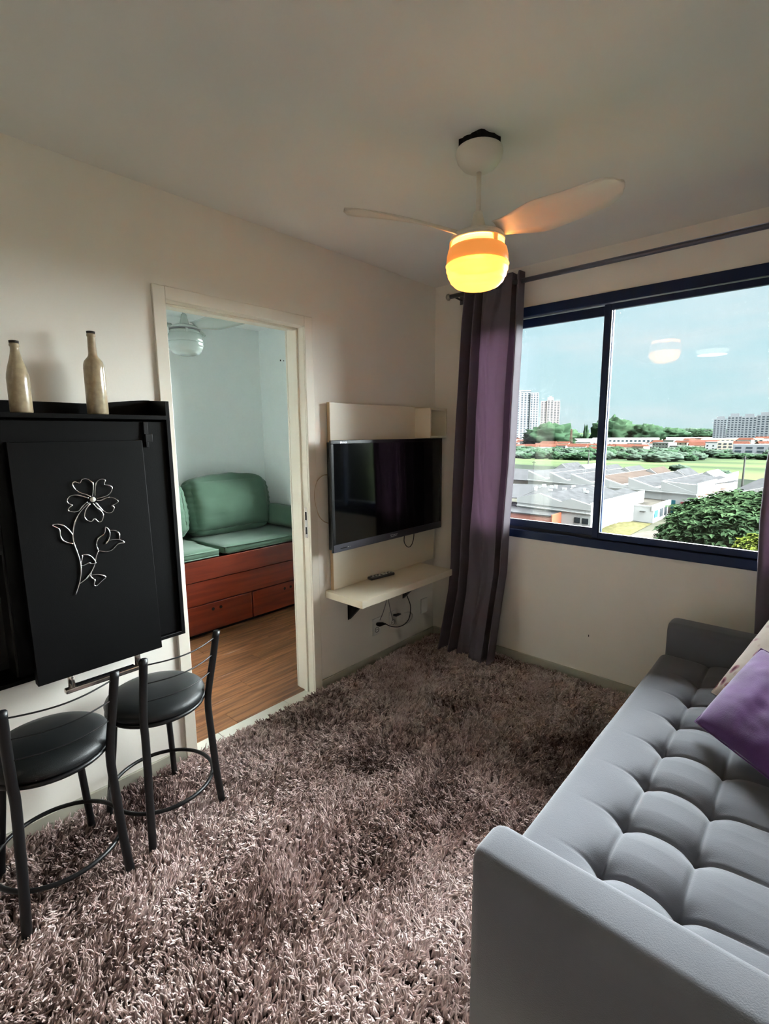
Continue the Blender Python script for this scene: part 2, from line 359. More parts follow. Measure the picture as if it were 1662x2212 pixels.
def blade_mb(a):
    mb = MB(); n = 26
    ca, sa = math.cos(a), math.sin(a); top = []; bot = []
    def P(u, v, z): return (u*ca-v*sa, u*sa+v*ca, z)
    rows = []
    for i in range(n+1):
        t = i/n; r = .075+.40*t
        q_ = min(1, t/.42); wd = .028+.036*q_*q_*(3-2*q_)-.004*t
        if t > .84: wd *= math.sqrt(max(.0, 1-((t-.84)/.162)**2))
        mid = .026*math.sin(PI*t*.85)-.008
        tilt = -(.40*(1-t)+.22); row = []
        for k in range(7):
            s_ = (k/6-.5)*2; v = mid+s_*wd
            row.append((r, v, .018*t+tilt*s_*wd*.9+.010*(1-s_*s_)))
        rows.append(row)
    vs = [P(*p) for row in rows for p in row]; q = 7
    mb.add(vs, [(i*q+k, i*q+k+1, (i+1)*q+k+1, (i+1)*q+k) for i in range(n) for k in range(6)])
    return mb
def make_fan(label, loc, angs, lit, W):
    f = thing('ceiling_fan', label, 'ceiling fan', loc)
    L_ = dict(local=True)
    obj('canopy', MB().lathe([(.0, -.024), (.070, -.024), (.077, -.028), (.079, -.042), (.074, -.060), (.058, -.080), (.036, -.092), (.018, -.098), (.0, -.098)], n=40, caps=False), W, f, smooth=True, **L_)
    obj('downrod', MB().tube([(0, 0, -.09), (0, 0, -.25)], .0085, 14), W, f, smooth=True, **L_)
    obj('rod_collar', MB().lathe([(.0, -.222), (.015, -.222), (.018, -.238), (.027, -.272), (.028, -.286), (.0, -.286)], n=24, caps=False), W, f, smooth=True, **L_)
    hb = obj('motor_cover', MB().lathe([(.0, -.282), (.04, -.284), (.068, -.290), (.088, -.298), (.095, -.306), (.093, -.311), (.083, -.313), (.0, -.313)], n=48, caps=False), W, f, smooth=True, **L_)
    obj('rotor_ring', MB().lathe([(.084, -.311), (.094, -.313), (.094, -.318), (.084, -.318)], n=48, caps=False), GREYP if not lit else W, hb, smooth=True, **L_)
    for a in angs: 
        b_ = obj('blade', blade_mb(math.radians(a)), W, f, smooth=True, solid=.003, **L_); b_.location = (0, 0, -.297)
    obj('lamp_socket', MB().lathe([(.0, -.313), (.045, -.313), (.045, -.322), (.0, -.322)], n=24, caps=False), W, f, **L_)
    obj('upper_glass', MB().lathe([(.070, -.3235), (.091, -.3215), (.0935, -.338), (.088, -.345)], n=48, caps=False), GLOWIN if lit else W, f, smooth=True, **L_)
    for k in range(3):
        t = math.radians(250+120*k); obj('bracket', B2(-.008, .008, .086, .097, -.352, -.318, Matrix.Rotation(t, 4, 'Z')), GLOWBAND if lit else W, f, bevel=.001, **L_)
    obj('lamp_band', MB().lathe([(.0935, -.338), (.1005, -.345), (.1055, -.365), (.107, -.390), (.1055, -.392), (.098, -.392)], n=56, caps=False), GLOWBAND if lit else W, f, smooth=True, **L_)
    pr = [(.1045, -.392)]
    for i in range(1, 19):
        t = i/18*PI/2; r = .1085*math.cos(t)**.42 if i < 18 else 0; z = -.392-.080*math.sin(t)**1.25
        pr.append((r+.0012*math.sin(i*2.1)*(r > .02), z))
    obj('glass_bowl', MB().lathe(pr, n=56, caps=False), GLOW if lit else OFFG, f, smooth=True, **L_)
    return f
fan = make_fan('white three-bladed ceiling fan with glowing amber lamp above the rug', (1.125, -1.3, H), (0, 120, 240), True, FANW)
# broken plaster and dark wiring hole above the canopy
mb = MB(); pts = []
for k in range(40):
    t = 2*PI*k/40; r = .064+.006*math.sin(5*t)+.004*noise.noise(Vector((math.cos(t)*3, math.sin(t)*3, 0)))*3; pts.append((1.122+r*math.cos(t), -1.297+r*math.sin(t)))
mb.prism(pts, 'z', H-.022, H)
hole = struct('trim_3', mb, DARK)
bl = bpy.data.lights.new('lamp_bulb', 'POINT'); bl.energy = 13; bl.color = (1.0, .66, .34); bl.shadow_soft_size = .07
blo = bpy.data.objects.new('lamp_bulb', bl); COL.objects.link(blo); blo.parent = fan; blo.location = (0, 0, -.395)
make_fan('unlit white ceiling fan hanging in the bedroom behind the doorway', (-1.02, -1.285, H), (20, 140, 260), False, OFFG)
# added ceiling lamp, unseen behind the camera, gives warm fill
kl = thing('fill_lamp', 'added round flush fill lamp on the ceiling, out of view behind the camera', 'lamp', (.95, -4.2, H))
obj('lamp_base', MB().lathe([(0, 0), (.17, 0), (.175, -.03), (0, -.03)], n=40, caps=False), WHT, kl, smooth=True, local=True)
obj('diffuser', MB().lathe([(.168, -.03), (.165, -.05), (.12, -.07), (0, -.078)], n=40, caps=False), mat('fill_diffuser', (240, 236, 225), .4, emit=(1, .86, .70), estr=2.5), kl, smooth=True, local=True)
kp = bpy.data.lights.new('fill_light', 'AREA'); kp.shape = 'DISK'; kp.size = .3; kp.energy = 3; kp.color = (1, .86, .70)
kpo = bpy.data.objects.new('fill_light', kp); COL.objects.link(kpo); kpo.parent = kl; kpo.location = (0, 0, -.085)

# ------------------------------------------------------------------ black fold-down wall cabinet
D = .15; CZ0, CZ1, CY0, CY1 = .672, 1.56, -3.35, -1.975
cab = thing('wall_cabinet', 'black wall-mounted cabinet with fold-down table front, left of doorway', 'cabinet', (0, -2.6, CZ0))
pr = [(.0, CZ0), (D, CZ0), (D, 1.632), (.0, 1.641)]
obj('side_panel', MB().prism(pr, 'y', CY1-.016, CY1), BLKWOOD, cab, bevel=.0015)
obj('side_panel', MB().prism(pr, 'y', CY0, CY0+.016), BLKWOOD, cab, bevel=.0015)
gal = [(-3.33, 1.562), (-3.33, 1.64), (-3.2, 1.625), (-2.55, 1.622), (-2.24, 1.620)]
gal += [(-2.24+.25*t, 1.620+.021*(t*t*(3-2*t))) for t in (.1, .3, .5, .7, .9, .998)] + [(-1.991, 1.562)]
obj('gallery_rail', MB().prism(gal, 'x', .002, .016), BLKWOOD, cab, bevel=.001)
obj('top_shelf', B(.0, D+.004, CY0+.016, CY1-.016, CZ1, CZ1+.016), BLKWOOD, cab, bevel=.0015)
obj('bottom_board', B(.0, D, CY0+.016, CY1-.016, CZ0, CZ0+.015), BLKWOOD, cab, bevel=.0015)
obj('back_panel', B(.001, .012, CY0+.016, CY1-.016, CZ0+.015, CZ1), BLKIN, cab)
obj('front_panel', B(D-.03, D-.014, -2.55, CY1-.018, CZ0+.017, CZ1-.008), BLKWOOD, cab, bevel=.001)
obj('divider', B(.012, D-.03, -2.556, -2.54, CZ0+.015, CZ1), BLKIN, cab)
obj('shelf', B(.012, D-.02, CY0+.016, -2.556, 1.12, 1.135), BLKIN, cab)
obj('latch', MB().box(D-.014, D-.004, -2.078, -2.062, 1.505, 1.552).box(D-.014, D+.002, -2.076, -2.050, 1.475, 1.505).box(D-.014, D-.006, -2.072, -2.062, 1.455, 1.475), BLKMET, cab, bevel=.001)
Tl = Matrix.Rotation(0, 4, 'Y')
leaf = obj('table_leaf', MB().add([(D-.008, -2.518, 1.482), (D+.026, -2.518, 1.482), (D+.022, -2.518, .668), (D+.056, -2.518, .668),
    (D-.008, -2.100, 1.482), (D+.026, -2.100, 1.482), (D+.022, -2.100, .668), (D+.056, -2.100, .668)],
    [(0, 2, 3, 1), (4, 5, 7, 6), (0, 1, 5, 4), (2, 6, 7, 3), (0, 4, 6, 2), (1, 3, 7, 5)]), BLKWOOD, cab, bevel=.0015)
for yy in (-2.418, -2.191): obj('foot_post', MB().tube([(D+.038, yy, .69), (D+.042, yy, .624)], .0085, 16, sx=1.3), CHROME, leaf, smooth=True)
obj('foot_bar', MB().box(D+.026, D+.052, -2.440, -2.172, .605, .622), CHROME, leaf, bevel=.004, seg=3)
obj('foot_pad', B(D+.028, D+.046, -2.405, -2.205, .622, .627), BLKMET, leaf)
# wire flower on the leaf
FL = {'petal1':[(-2.2918,1.2899),(-2.2853,1.3292),(-2.293,1.3441),(-2.306,1.3528),(-2.319,1.3504),(-2.3268,1.3391),(-2.3417,1.3446),(-2.3495,1.3366),(-2.3431,1.3199),(-2.3298,1.3067),(-2.3091,1.2971),(-2.2979,1.2894)],
'petal2':[(-2.2837,1.2902),(-2.2791,1.3243),(-2.2711,1.3414),(-2.2562,1.3481),(-2.2453,1.3428),(-2.2492,1.3285),(-2.2354,1.324),(-2.2246,1.3152),(-2.2314,1.2976),(-2.2471,1.2866),(-2.2785,1.2808)],
'petal3':[(-2.2801,1.2742),(-2.2669,1.2728),(-2.2434,1.2806),(-2.2247,1.2776),(-2.2088,1.2633),(-2.2225,1.2533),(-2.2313,1.2501),(-2.2245,1.242),(-2.2333,1.2269),(-2.2502,1.2267),(-2.2657,1.24),(-2.2838,1.2668)],
'petal4':[(-2.293,1.2655),(-2.2832,1.251),(-2.2683,1.2335),(-2.2634,1.2193),(-2.2703,1.1997),(-2.2818,1.1979),(-2.2929,1.2106),(-2.3037,1.2024),(-2.3172,1.2083),(-2.3238,1.2225),(-2.3179,1.2439),(-2.302,1.2654)],
'petal5':[(-2.3043,1.2845),(-2.3233,1.293),(-2.3421,1.2992),(-2.3614,1.2968),(-2.3712,1.2827),(-2.3674,1.2726),(-2.3576,1.2661),(-2.3669,1.2585),(-2.3707,1.2481),(-2.355,1.2423),(-2.3394,1.2443),(-2.3264,1.2582),(-2.3093,1.2729)],
'stem':[(-2.3037,1.2689),(-2.3232,1.2512),(-2.3406,1.2313),(-2.3572,1.1983),(-2.3653,1.1622),(-2.3649,1.1356),(-2.3569,1.0963),(-2.3523,1.0617),(-2.354,1.0258),(-2.3627,.9914),(-2.378,.9531)],
'leaf1':[(-2.3653,1.1622),(-2.3758,1.1835),(-2.3911,1.1999),(-2.4072,1.2065),(-2.422,1.2043),(-2.4034,1.1887),(-2.402,1.1636),(-2.3926,1.1447),(-2.3662,1.1318)],
'branch':[(-2.3629,.9892),(-2.3377,1.004),(-2.3196,1.0253),(-2.3074,1.048),(-2.3012,1.0721),(-2.291,1.0943)],
'tulip':[(-2.291,1.0943),(-2.2951,1.1168),(-2.2871,1.1383),(-2.265,1.1532),(-2.2599,1.1754),(-2.2495,1.1623),(-2.248,1.1436),(-2.2549,1.125),(-2.2653,1.114),(-2.2549,1.125),(-2.2206,1.124),(-2.2011,1.1089),(-2.2231,1.1079),(-2.2452,1.0895),(-2.2667,1.0864),(-2.291,1.0943)],
'tulip_inner':[(-2.2486,1.161),(-2.2286,1.158),(-2.2166,1.1456),(-2.2174,1.1234)],
'leaf2':[(-2.3029,1.0529),(-2.3132,1.0744),(-2.3282,1.0864),(-2.3459,1.0886),(-2.3435,1.0825),(-2.3512,1.0524),(-2.3372,1.053),(-2.3269,1.0566),(-2.3152,1.0519),(-2.3029,1.0529)],
'leaf3':[(-2.3269,1.0119),(-2.3046,1.0104),(-2.2886,1.0046),(-2.2769,.9938),(-2.2904,.9839),(-2.3082,.9705),(-2.317,.9749),(-2.3135,.9915),(-2.3218,1.0015),(-2.3269,1.0119)]}
flw = thing('wire_flower', 'silver wire flower ornament mounted on the black table leaf', 'ornament', (D+.04, -2.30, 1.1))
def lx(z): return D+.026+.030*(1.482-z)/.814+.003
for k, pts in FL.items():
    nm = {'pet': 'petal', 'ste': 'stem', 'lea': 'leaf', 'bra': 'stem', 'tul': 'tulip'}[k[:3]]
    r = .0019 if nm in ('stem',) else .0016
    p3 = spline([(lx(z)+(.004 if nm == 'petal' else .001), y, z) for y, z in pts], 4)
    rr = [r*(1+.9*max(0, math.sin(i*.33+hash(k) % 7 if False else i*.33+len(k)))**6) for i in range(len(p3))]
    obj(nm, MB().tube(p3, rr, 6), SILVER, flw, smooth=True)
fc = MB().lathe([(0, 0), (.009, .0005), (.0095, .003), (.006, .006), (0, .007)], n=18, caps=False)
fc.v = [(lx(1.279)+.004+z, -2.2925+xx, 1.279+yy) for xx, yy, z in fc.v]
obj('flower_centre', fc, SILVERP, flw, smooth=True)

# bottles on the cabinet
def bottle(name, label, loc, prof, ring):
    t = thing('bottle', label, 'bottle', loc, group=None)
    obj('body', MB().lathe(prof, n=32, caps=False), BOTTLE, t, smooth=True, local=True)
    zt = prof[-1][1]; r = prof[-1][0]
    obj('mouth', MB().lathe([(r-.004, zt-.006), (r+.0008, zt-.006), (r+.0012, zt+.0015), (r-.0035, zt+.0025), (r-.004, zt-.02)], n=24, caps=False), CAPM, t, smooth=True, local=True)
    return t
bottle('b', 'beige painted long-shouldered bottle at left end of black cabinet top', (.085, -2.446, CZ1+.016),
       [(0, .004), (.026, .002), (.031, .001), (.0325, .006), (.0325, .112), (.031, .126), (.026, .150), (.019, .172), (.0145, .192), (.0125, .205), (.0125, .214), (.0145, .216), (.0145, .222), (.013, .224), (.013, .231)], 0)
bottle('b', 'taller beige painted bottle with round shoulders, nearer the doorway', (.085, -2.212, CZ1+.016),
       [(0, .004), (.028, .002), (.033, .001), (.035, .006), (.0345, .165), (.0335, .178), (.030, .190), (.023, .199), (.0165, .207), (.0145, .216), (.0135, .245), (.0125, .272), (.0125, .276), (.0145, .278), (.0145, .284), (.013, .286), (.013, .293)], 0)

# ------------------------------------------------------------------ low stools
def make_stool(label, loc, rz):
    t = thing('stool', label, 'stool', loc, rz, group=None); K = dict(local=True, smooth=True)
    zr = .125
    obj('seat', MB().lathe([(0, .458), (.15, .458), (.168, .462), (.176, .472), (.178, .484), (.172, .496), (.155, .506), (.12, .514), (.06, .519), (0, .520)], n=56, caps=False), LEATHER, t, **K)
    obj('seat_ring', MB().tube([(.170*math.cos(a), .170*math.sin(a), .456) for a in np.linspace(0, 2*PI, 48, endpoint=False)], .008, 8, True), BLKMET, t, **K)
    for sy in (1, -1):
        pts = spline([(.158, .150*sy, .0), (.148, .142*sy, .12), (.140, .134*sy, .30), (.136, .130*sy, .42), (.142, .134*sy, .49), (.166, .140*sy, .60), (.196, .146*sy, .735)], 5)
        obj('back_leg', MB().tube(pts, .0115, 10, sx=1.25), BLKMET, t, **K)
        pts = spline([(-.152, .142*sy, .0), (-.140, .132*sy, .12), (-.122, .116*sy, .30), (-.108, .104*sy, .455)], 4)
        obj('front_leg', MB().tube(pts, .0105, 10, sx=1.2), BLKMET, t, **K)
    obj('foot_ring', MB().tube([(.186*math.cos(a), .186*math.sin(a), zr) for a in np.linspace(0, 2*PI, 64, endpoint=False)], .0075, 10, True), BLKMET, t, **K)
    for z, xb in ((.712, .190), (.640, .174), (.568, .158)):
        pts = [(xb+.030*math.sin(PI*i/16), .142-.284*i/16, z-.006*math.sin(PI*i/16)) for i in range(17)]
        obj('back_rod', MB().tube(pts, .0026, 7), BLKMET, t, **K)
    return t
make_stool('black round-seat stool with rod back, nearer the doorway', (.262, -2.162, .028), math.radians(8))
make_stool('black round-seat stool with rod back, cut by the left photo edge', (.308, -2.530, .028), math.radians(2))

# ------------------------------------------------------------------ tv wall panel with shelf
pn = thing('tv_panel', 'cream laminate wall panel with floating shelf behind the television', 'tv panel', (0, -.55, .56))
obj('backboard', B(.018, .034, -1.022, -.035, .603, 1.672), CREAM, pn, bevel=.001)
obj('edge_band', B(.012, .0345, -1.025, -1.022, .603, 1.673), EDGE, pn)
for a, b_ in ((-1.0, -.96), (-.12, -.06)): obj('mounting_batten', B(0, .018, a, b_, .66, 1.62), EDGE, pn)
obj('shelf', B(.0, .30, -1.060, -.200, .560, .602), CREAM, pn, bevel=.0015)
cu = obj('cube_niche', MB().box(.034, .16, -.268, -.256, 1.470, 1.662).box(.034, .16, -.095, -.083, 1.470, 1.662).box(.034, .16, -.256, -.095, 1.650, 1.662).box(.034, .16, -.256, -.095, 1.470, 1.482).box(.034, .040, -.256, -.095, 1.482, 1.650), CREAM, pn, bevel=.0008)
for yy in (-.885, -.36):
    obj('bracket', MB().prism([(0, .56), (.095, .56), (.0, .448)], 'y', yy, yy+.022) if False else MB().add([(.001, yy, .559), (.185, yy, .559), (.001, yy, .372), (.001, yy+.024, .559), (.185, yy+.024, .559), (.001, yy+.024, .372)], [(0, 2, 1), (3, 4, 5), (0, 1, 4, 3), (1, 2, 5, 4), (2, 0, 3, 5)]), BLKMET, pn)
tv = thing('television', 'black flat-screen television mounted on the cream panel', 'television', (.07, -.56, 1.15))
TY0, TY1, TZ0, TZ1 = -1.080, -.045, .842, 1.466
obj('housing', MB().box(.052, .088, TY0+.01, TY1-.01, TZ0+.012, TZ1-.01).box(.034, .052, -.75, -.36, .98, 1.32), TVB, tv, bevel=.004)
obj('bezel', MB().box(.086, .099, TY0, TY1, TZ1-.020, TZ1).box(.086, .099, TY0, TY0+.020, TZ0, TZ1-.020).box(.086, .099, TY1-.020, TY1, TZ0, TZ1-.020), TVB, tv, bevel=.002)
obj('screen', B(.086, .0965, TY0+.020, TY1-.020, TZ0+.044, TZ1-.020), TVS, tv)
bar = obj('bottom_bar', B(.086, .100, TY0+.004, TY1-.004, TZ0, TZ0+.044), TVBAR, tv, bevel=.002)
M3 = Matrix(((0, 0, 1), (1, 0, 0), (0, 1, 0)))
LOGO = mat('logo_silver', (200, 200, 205), .3, metal=.5)
text('SONY', .026, (.1003, -.562, TZ0+.022), M3, LOGO, bar)
text('BRAVIA', .016, (.0993, -.985, TZ1-.013), M3, LOGO, tv)
obj('indicator', B(.0995, .1008, TY0+.055, TY0+.105, TZ0+.017, TZ0+.021), DARK, bar)
obj('indicator_light', MB().box(.0995, .1008, TY0+.112, TY0+.118, TZ0+.018, TZ0+.022).box(.0995, .1008, TY0+.128, TY0+.131, TZ0+.018, TZ0+.021), WHT, bar)
def cable(name, label, pts, r, m, cat='cable'):
    o = obj(name, MB().tube(spline(pts, 8), r, 8), m, None, smooth=True, origin=pts[0]); return tag(o, label, cat)
cable('cable', 'short black cable loop hanging just under the television', [(.06, -.405, .85), (.045, -.395, .79), (.042, -.362, .748), (.042, -.325, .742), (.045, -.300, .775), (.055, -.298, .85)], .0028, BCAB)
cable('cable', 'beige cable looping out beside the left edge of tv panel', [(.010, -1.010, 1.272), (.012, -1.065, 1.272), (.012, -1.115, 1.235), (.012, -1.132, 1.155), (.012, -1.110, 1.065), (.012, -1.070, 1.015), (.010, -1.015, .992)], .0028, mat('beige_cable', (190, 170, 140), .5))
cable('cable', 'white cable hanging down at the right edge of tv panel', [(.06, -.075, .86), (.05, -.055, .80), (.04, -.048, .72), (.045, -.062, .62)], .003, WCAB)
# sockets and plugs under the shelf
def plate(label, y0, y1, z0, z1, holes=True):
    t = thing('wall_socket', label, 'socket', (0, (y0+y1)/2, z0)) if holes else thing('blank_plate', label, 'wall plate', (0, (y0+y1)/2, z0))
    obj('plate', B(0, .008, y0, y1, z0, z1), WHT, t, bevel=.003)
    if holes:
        c = ((y0+y1)/2, (z0+z1)/2-.022)
        mb = MB().lathe([(.015, 0), (.017, .001), (.018, .003), (.019, 0)], n=20, caps=False); mb.v = [(.008+z, c[0]+a, c[1]+b_) for a, b_, z in mb.v]
        fa = obj('socket_face', mb, GREYP, t, smooth=True)
        mb = MB()
        for dy in (-.008, 0, .008): mb.box(.0082, .009, c[0]+dy-.002, c[0]+dy+.002, c[1]-.002, c[1]+.002)
        obj('pin_hole', mb, DARK, t)
    return t
plate('white wall socket with black plug under tv shelf, the left one', -.668, -.592, .198, .312)
plate('white wall socket with grey plug beside the white cable', -.505, -.432, .203, .316)
plate('plain white blank plate on wall next to curtain foot', -.155, -.080, .205, .315, False)
pl = thing('power_plug', 'black angled power plug with black cable, in left wall socket', 'plug', (.01, -.625, .275))
obj('plug_body', MB().tube(spline([(.008, -.630, .272), (.030, -.628, .274), (.042, -.612, .276), (.044, -.585, .268)], 4), [.010, .012, .013, .014, .0145, .014, .013, .012, .011, .009, .007, .006, .0055][:13], 10), BCAB, pl, smooth=True)
obj('cord', MB().tube(spline([(.044, -.586, .268), (.055, -.540, .240), (.06, -.470, .218), (.055, -.40, .216), (.05, -.345, .245), (.05, -.335, .33), (.05, -.375, .42), (.05, -.405, .56)], 8), .003, 8), BCAB, pl, smooth=True)
pl = thing('power_plug', 'small grey plug with white cable, in right wall socket', 'plug', (.01, -.46, .26))
obj('plug_body', MB().tube([(.008, -.462, .285), (.028, -.460, .288), (.036, -.448, .292), (.036, -.424, .288)], [.008, .010, .009, .006], 10), DKG, pl, smooth=True)
obj('cord', MB().tube(spline([(.01, -.505, .232), (.03, -.470, .222), (.05, -.40, .210), (.05, -.330, .222), (.04, -.300, .250), (.03, -.320, .272), (.02, -.36, .276)], 8), .0032, 8), WCAB, pl, smooth=True)
cable('cable', 'thin grey antenna cable dropping from shelf towards left socket', [(.02, -.535, .56), (.02, -.545, .43), (.015, -.575, .34), (.008, -.602, .29)], .0022, GREYP)
cable('cable', 'thin grey cable dropping from shelf towards right socket', [(.02, -.525, .56), (.02, -.530, .43), (.02, -.505, .32), (.012, -.475, .25)], .0022, GREYP)
# remote control
rc = thing('remote_control', 'dark grey remote control lying on the cream shelf', 'remote', (.062, -.645, .6028), math.radians(82.0))
obj('case', B(-.098, .098, -.022, .022, 0, .017), DKG, rc, local=True, bevel=.006, seg=3)
obj('face_plate', B(-.090, .090, -.018, .018, .0165, .0178), GREYP, rc, local=True, bevel=.001)
for i in range(9):
    for j in range(3):
        if i in (5,): continue
        obj('button', B(-.08+i*.018, -.069+i*.018, -.0145+j*.0105, -.0065+j*.0105, .0175, .0195), DKG if (i+j) % 3 else WHT, rc, local=True)
obj('control_wheel', MB().lathe([(0, .0178), (.014, .0178), (.014, .0198), (.006, .0205), (0, .0205)], c=(.016, 0, 0), n=20, caps=False), SILVERP, rc, local=True)

# ------------------------------------------------------------------ curtains and rod
RY, RZ = -.10, 2.365
rod = thing('curtain_rod', 'long dark grey curtain rod running above the window', 'curtain rod', (.163, RY, RZ))
obj('pole', MB().tube([(.19, RY, RZ), (2.60, RY, RZ)], .0135, 16), ROD, rod, smooth=True)
fm = MB().lathe([(0, 0), (.014, 0), (.020, .006), (.021, .014), (.012, .020), (.009, .030), (.010, .05)], n=20, caps=False); fm.v = [(.163+z, RY+a, RZ+b_) for a, b_, z in fm.v]
obj('finial', fm, FIN, rod, smooth=True)
for xx in (.215, 2.55): obj('bracket', MB().tube([(xx, RY+.012, RZ-.004), (xx, -.004, RZ-.01)], .005, 8).lathe([(0, 0), (.0, 0)], n=3, caps=False) if False else MB().tube([(xx, RY+.012, RZ-.004), (xx, -.002, RZ-.01)], .006, 8).box(xx-.014, xx+.014, -.006, 0, RZ-.035, RZ+.02), ROD, rod)
def curtain(label, xl, xr, z0, z1, yc, folds, grab=0, seed=0, keys=None):
    def fn(u, v):
        z = z0+(z1-z0)*v
        a = xl(z); b_ = xr(z)
        if keys:
            us = [k_[0] for k_ in keys]; i_ = 0
            while i_ < len(us)-2 and u > us[i_+1]: i_ += 1
            q = (u-us[i_])/(us[i_+1]-us[i_]); q = q*q*(3-2*q)
            am = keys[i_][2]+(keys[i_+1][2]-keys[i_][2])*q; xf = keys[i_][1]+(keys[i_+1][1]-keys[i_][1])*((u-us[i_])/(us[i_+1]-us[i_])*.6+q*.4)
            mid_ = math.exp(-((u-.58)/.2)**2)
            y = yc(z)+am*(1-.25*max(0, (v-.9)/.1))*(1+.5*max(0, .4-v))
            y += mid_*(.014*math.sin(7*v+9*u)+.030*noise.noise(Vector((u*7+v*2.5, v*3.6, seed)))+.007*math.sin(18*(v+.8*u))+.030*abs(noise.noise(Vector((u*8+v*2, v*7, 4+seed))))-.004)
            y += -.05*max(0, .38-v)/.38*math.sin(2*PI*(u*1.6-.1))*mid_
            xx = a+(b_-a)*xf+.006*noise.noise(Vector((u*4, v*4, 2+seed)))
            return (xx, y, z)
        ph = 2*PI*folds*u+seed
        am = .044*(.72+.28*math.sin(3.1*u*PI+seed))*(1-.30*max(0, (v-.9)/.1))
        wob = .5*noise.noise(Vector((u*3+seed, v*2.2, .3)))
        y = yc(z)+am*math.sin(ph+wob)+.010*noise.noise(Vector((u*9, v*5, seed)))
        xx = a+(b_-a)*(u+.035*math.sin(ph*1.0+1.2)*(1 if .03 < u < .97 else 0))
        return (xx, y, z)
    t = thing('curtain', label, 'curtain', (xl(z1), RY, z0))
    obj('drape', MB().grid(fn, 220, 90), CURT, t, smooth=True, solid=.0022)
    hz = z0+.055
    def fn2(u, v):
        x_, y_, z_ = fn(u, 0); z_ = hz+(v-.5)*.002
        x_, y_, _ = fn(u, (hz-z0)/(z1-z0)); return (x_, y_-.0022, z_)
    obj('hem_seam', MB().grid(fn2, 220, 1), CURT, t, solid=.001)
    return t
def itp(tab):
    zs = [a for a, _ in tab]; xs = [b_ for _, b_ in tab]
    return lambda z: float(np.interp(z, zs, xs))
curtain('purple-grey curtain gathered at the left end of window, beside tv', itp([(.03, .185), (.45, .225), (.62, .215), (1.05, .215), (1.6, .235), (2.42, .285)]), itp([(.03, .615), (.9, .645), (1.3, .665), (2.42, .690)]), .034, 2.418,
        itp([(.03, -.205), (.40, -.150), (.62, -.105), (2.4, -.10)]), 4.5, seed=.6, keys=[(0, 0, .02), (.09, .10, -.045), (.18, .16, .045), (.27, .28, -.040), (.35, .33, .045), (.45, .42, -.035), (.60, .58, -.022), (.74, .74, -.034), (.82, .86, -.03), (.88, .86, .045), (.95, .98, -.04), (1, 1.0, .03)])
curtain('purple-grey curtain hanging at right end of window behind sofa', itp([(.06, 1.95), (.6, 1.930), (1.1, 1.905), (1.35, 1.905), (1.8, 1.94), (2.42, 1.95)]), lambda z: 2.52, .036, 2.418, lambda z: -.10, 6.5, seed=2.2)

# ------------------------------------------------------------------ sofa
so = thing('sofa', 'light grey button-tufted sofa bed with slab arms along right side', 'sofa', (2.0, -1.1, 0))
SX0 = 1.583; SX1 = 2.36; SY0, SY1 = -1.915, -.285; SZ = .432
BY = [-1.728, -1.530, -1.318, -1.104, -.890, -.695, -.495]; BXa, BXb = 1.788, 1.960
def seat(u, v):
    x = SX0+(SX1-SX0)*u; y = SY0+(SY1-SY0)*v
    z = SZ+.004*noise.noise(Vector((x*4, y*4, 0)))
    ed = x-SX0
    if ed < .035: z -= .035-math.sqrt(max(0, .035**2-(.035-ed)**2))
    for e_ in (y-SY0, SY1-y):
        if e_ < .02: z -= (.02-math.sqrt(max(0, .02**2-(.02-e_)**2)))*.8
    g = lambda d, s_: math.exp(-(d/s_)**2)
    for bx in (BXa, BXb): z -= .009*g(x-bx, .007)+.006*g(x-bx, .03)
    dy = min(abs(y-b_) for b_ in BY)
    wx = 1.0
    if x < BXa: wx = math.exp(-((BXa-x)/.055)**1.5)*.9
    if x > BXb: wx = math.exp(-((x-BXb)/.16)**2)*.8+.15
    z -= wx*(.009*g(dy, .006)+.007*g(dy, .03))
    for bx in (BXa, BXb):
        r = math.hypot(x-bx, dy); z -= .020*math.exp(-(r/.020)**1.5)+.012*g(r, .05)
    if BXa < x < BXb: z += .010*math.sin(PI*(x-BXa)/(BXb-BXa))*min(1, dy/.07)
    if x > BXb: z += .008*min(1, (x-BXb)/.06)*min(1, dy/.08)
    return (x, y, z)
mb = MB().grid(seat, 200, 420)
st = obj('seat_cushion', mb, SOFA, so, smooth=True)
def front(u, v):
    y = SY0+(SY1-SY0)*v; sc = .006*abs(math.sin(PI*(y+1.73)/.21))
    z = SZ-.0355+(.17-SZ+.0355)*u
    return (SX0-sc*math.sin(PI*min(1, u*1.0))-.004*math.sin(PI*u), y, z)
obj('seat_front', MB().grid(front, 10, 160).box(SX0+.004, SX1, SY0+.002, SY1-.002, .17, .34), SOFA, so, smooth=True)
for bx in (BXa, BXb):
    for by in BY:
        z = seat((bx-SX0)/(SX1-SX0), (by-SY0)/(SY1-SY0))[2]
        obj('tuft_button', MB().lathe([(0, .006), (.006, .005), (.009, .002), (.0095, -.002), (0, -.003)], c=(bx, by, z), n=12, caps=False), SOFA, so, smooth=True)
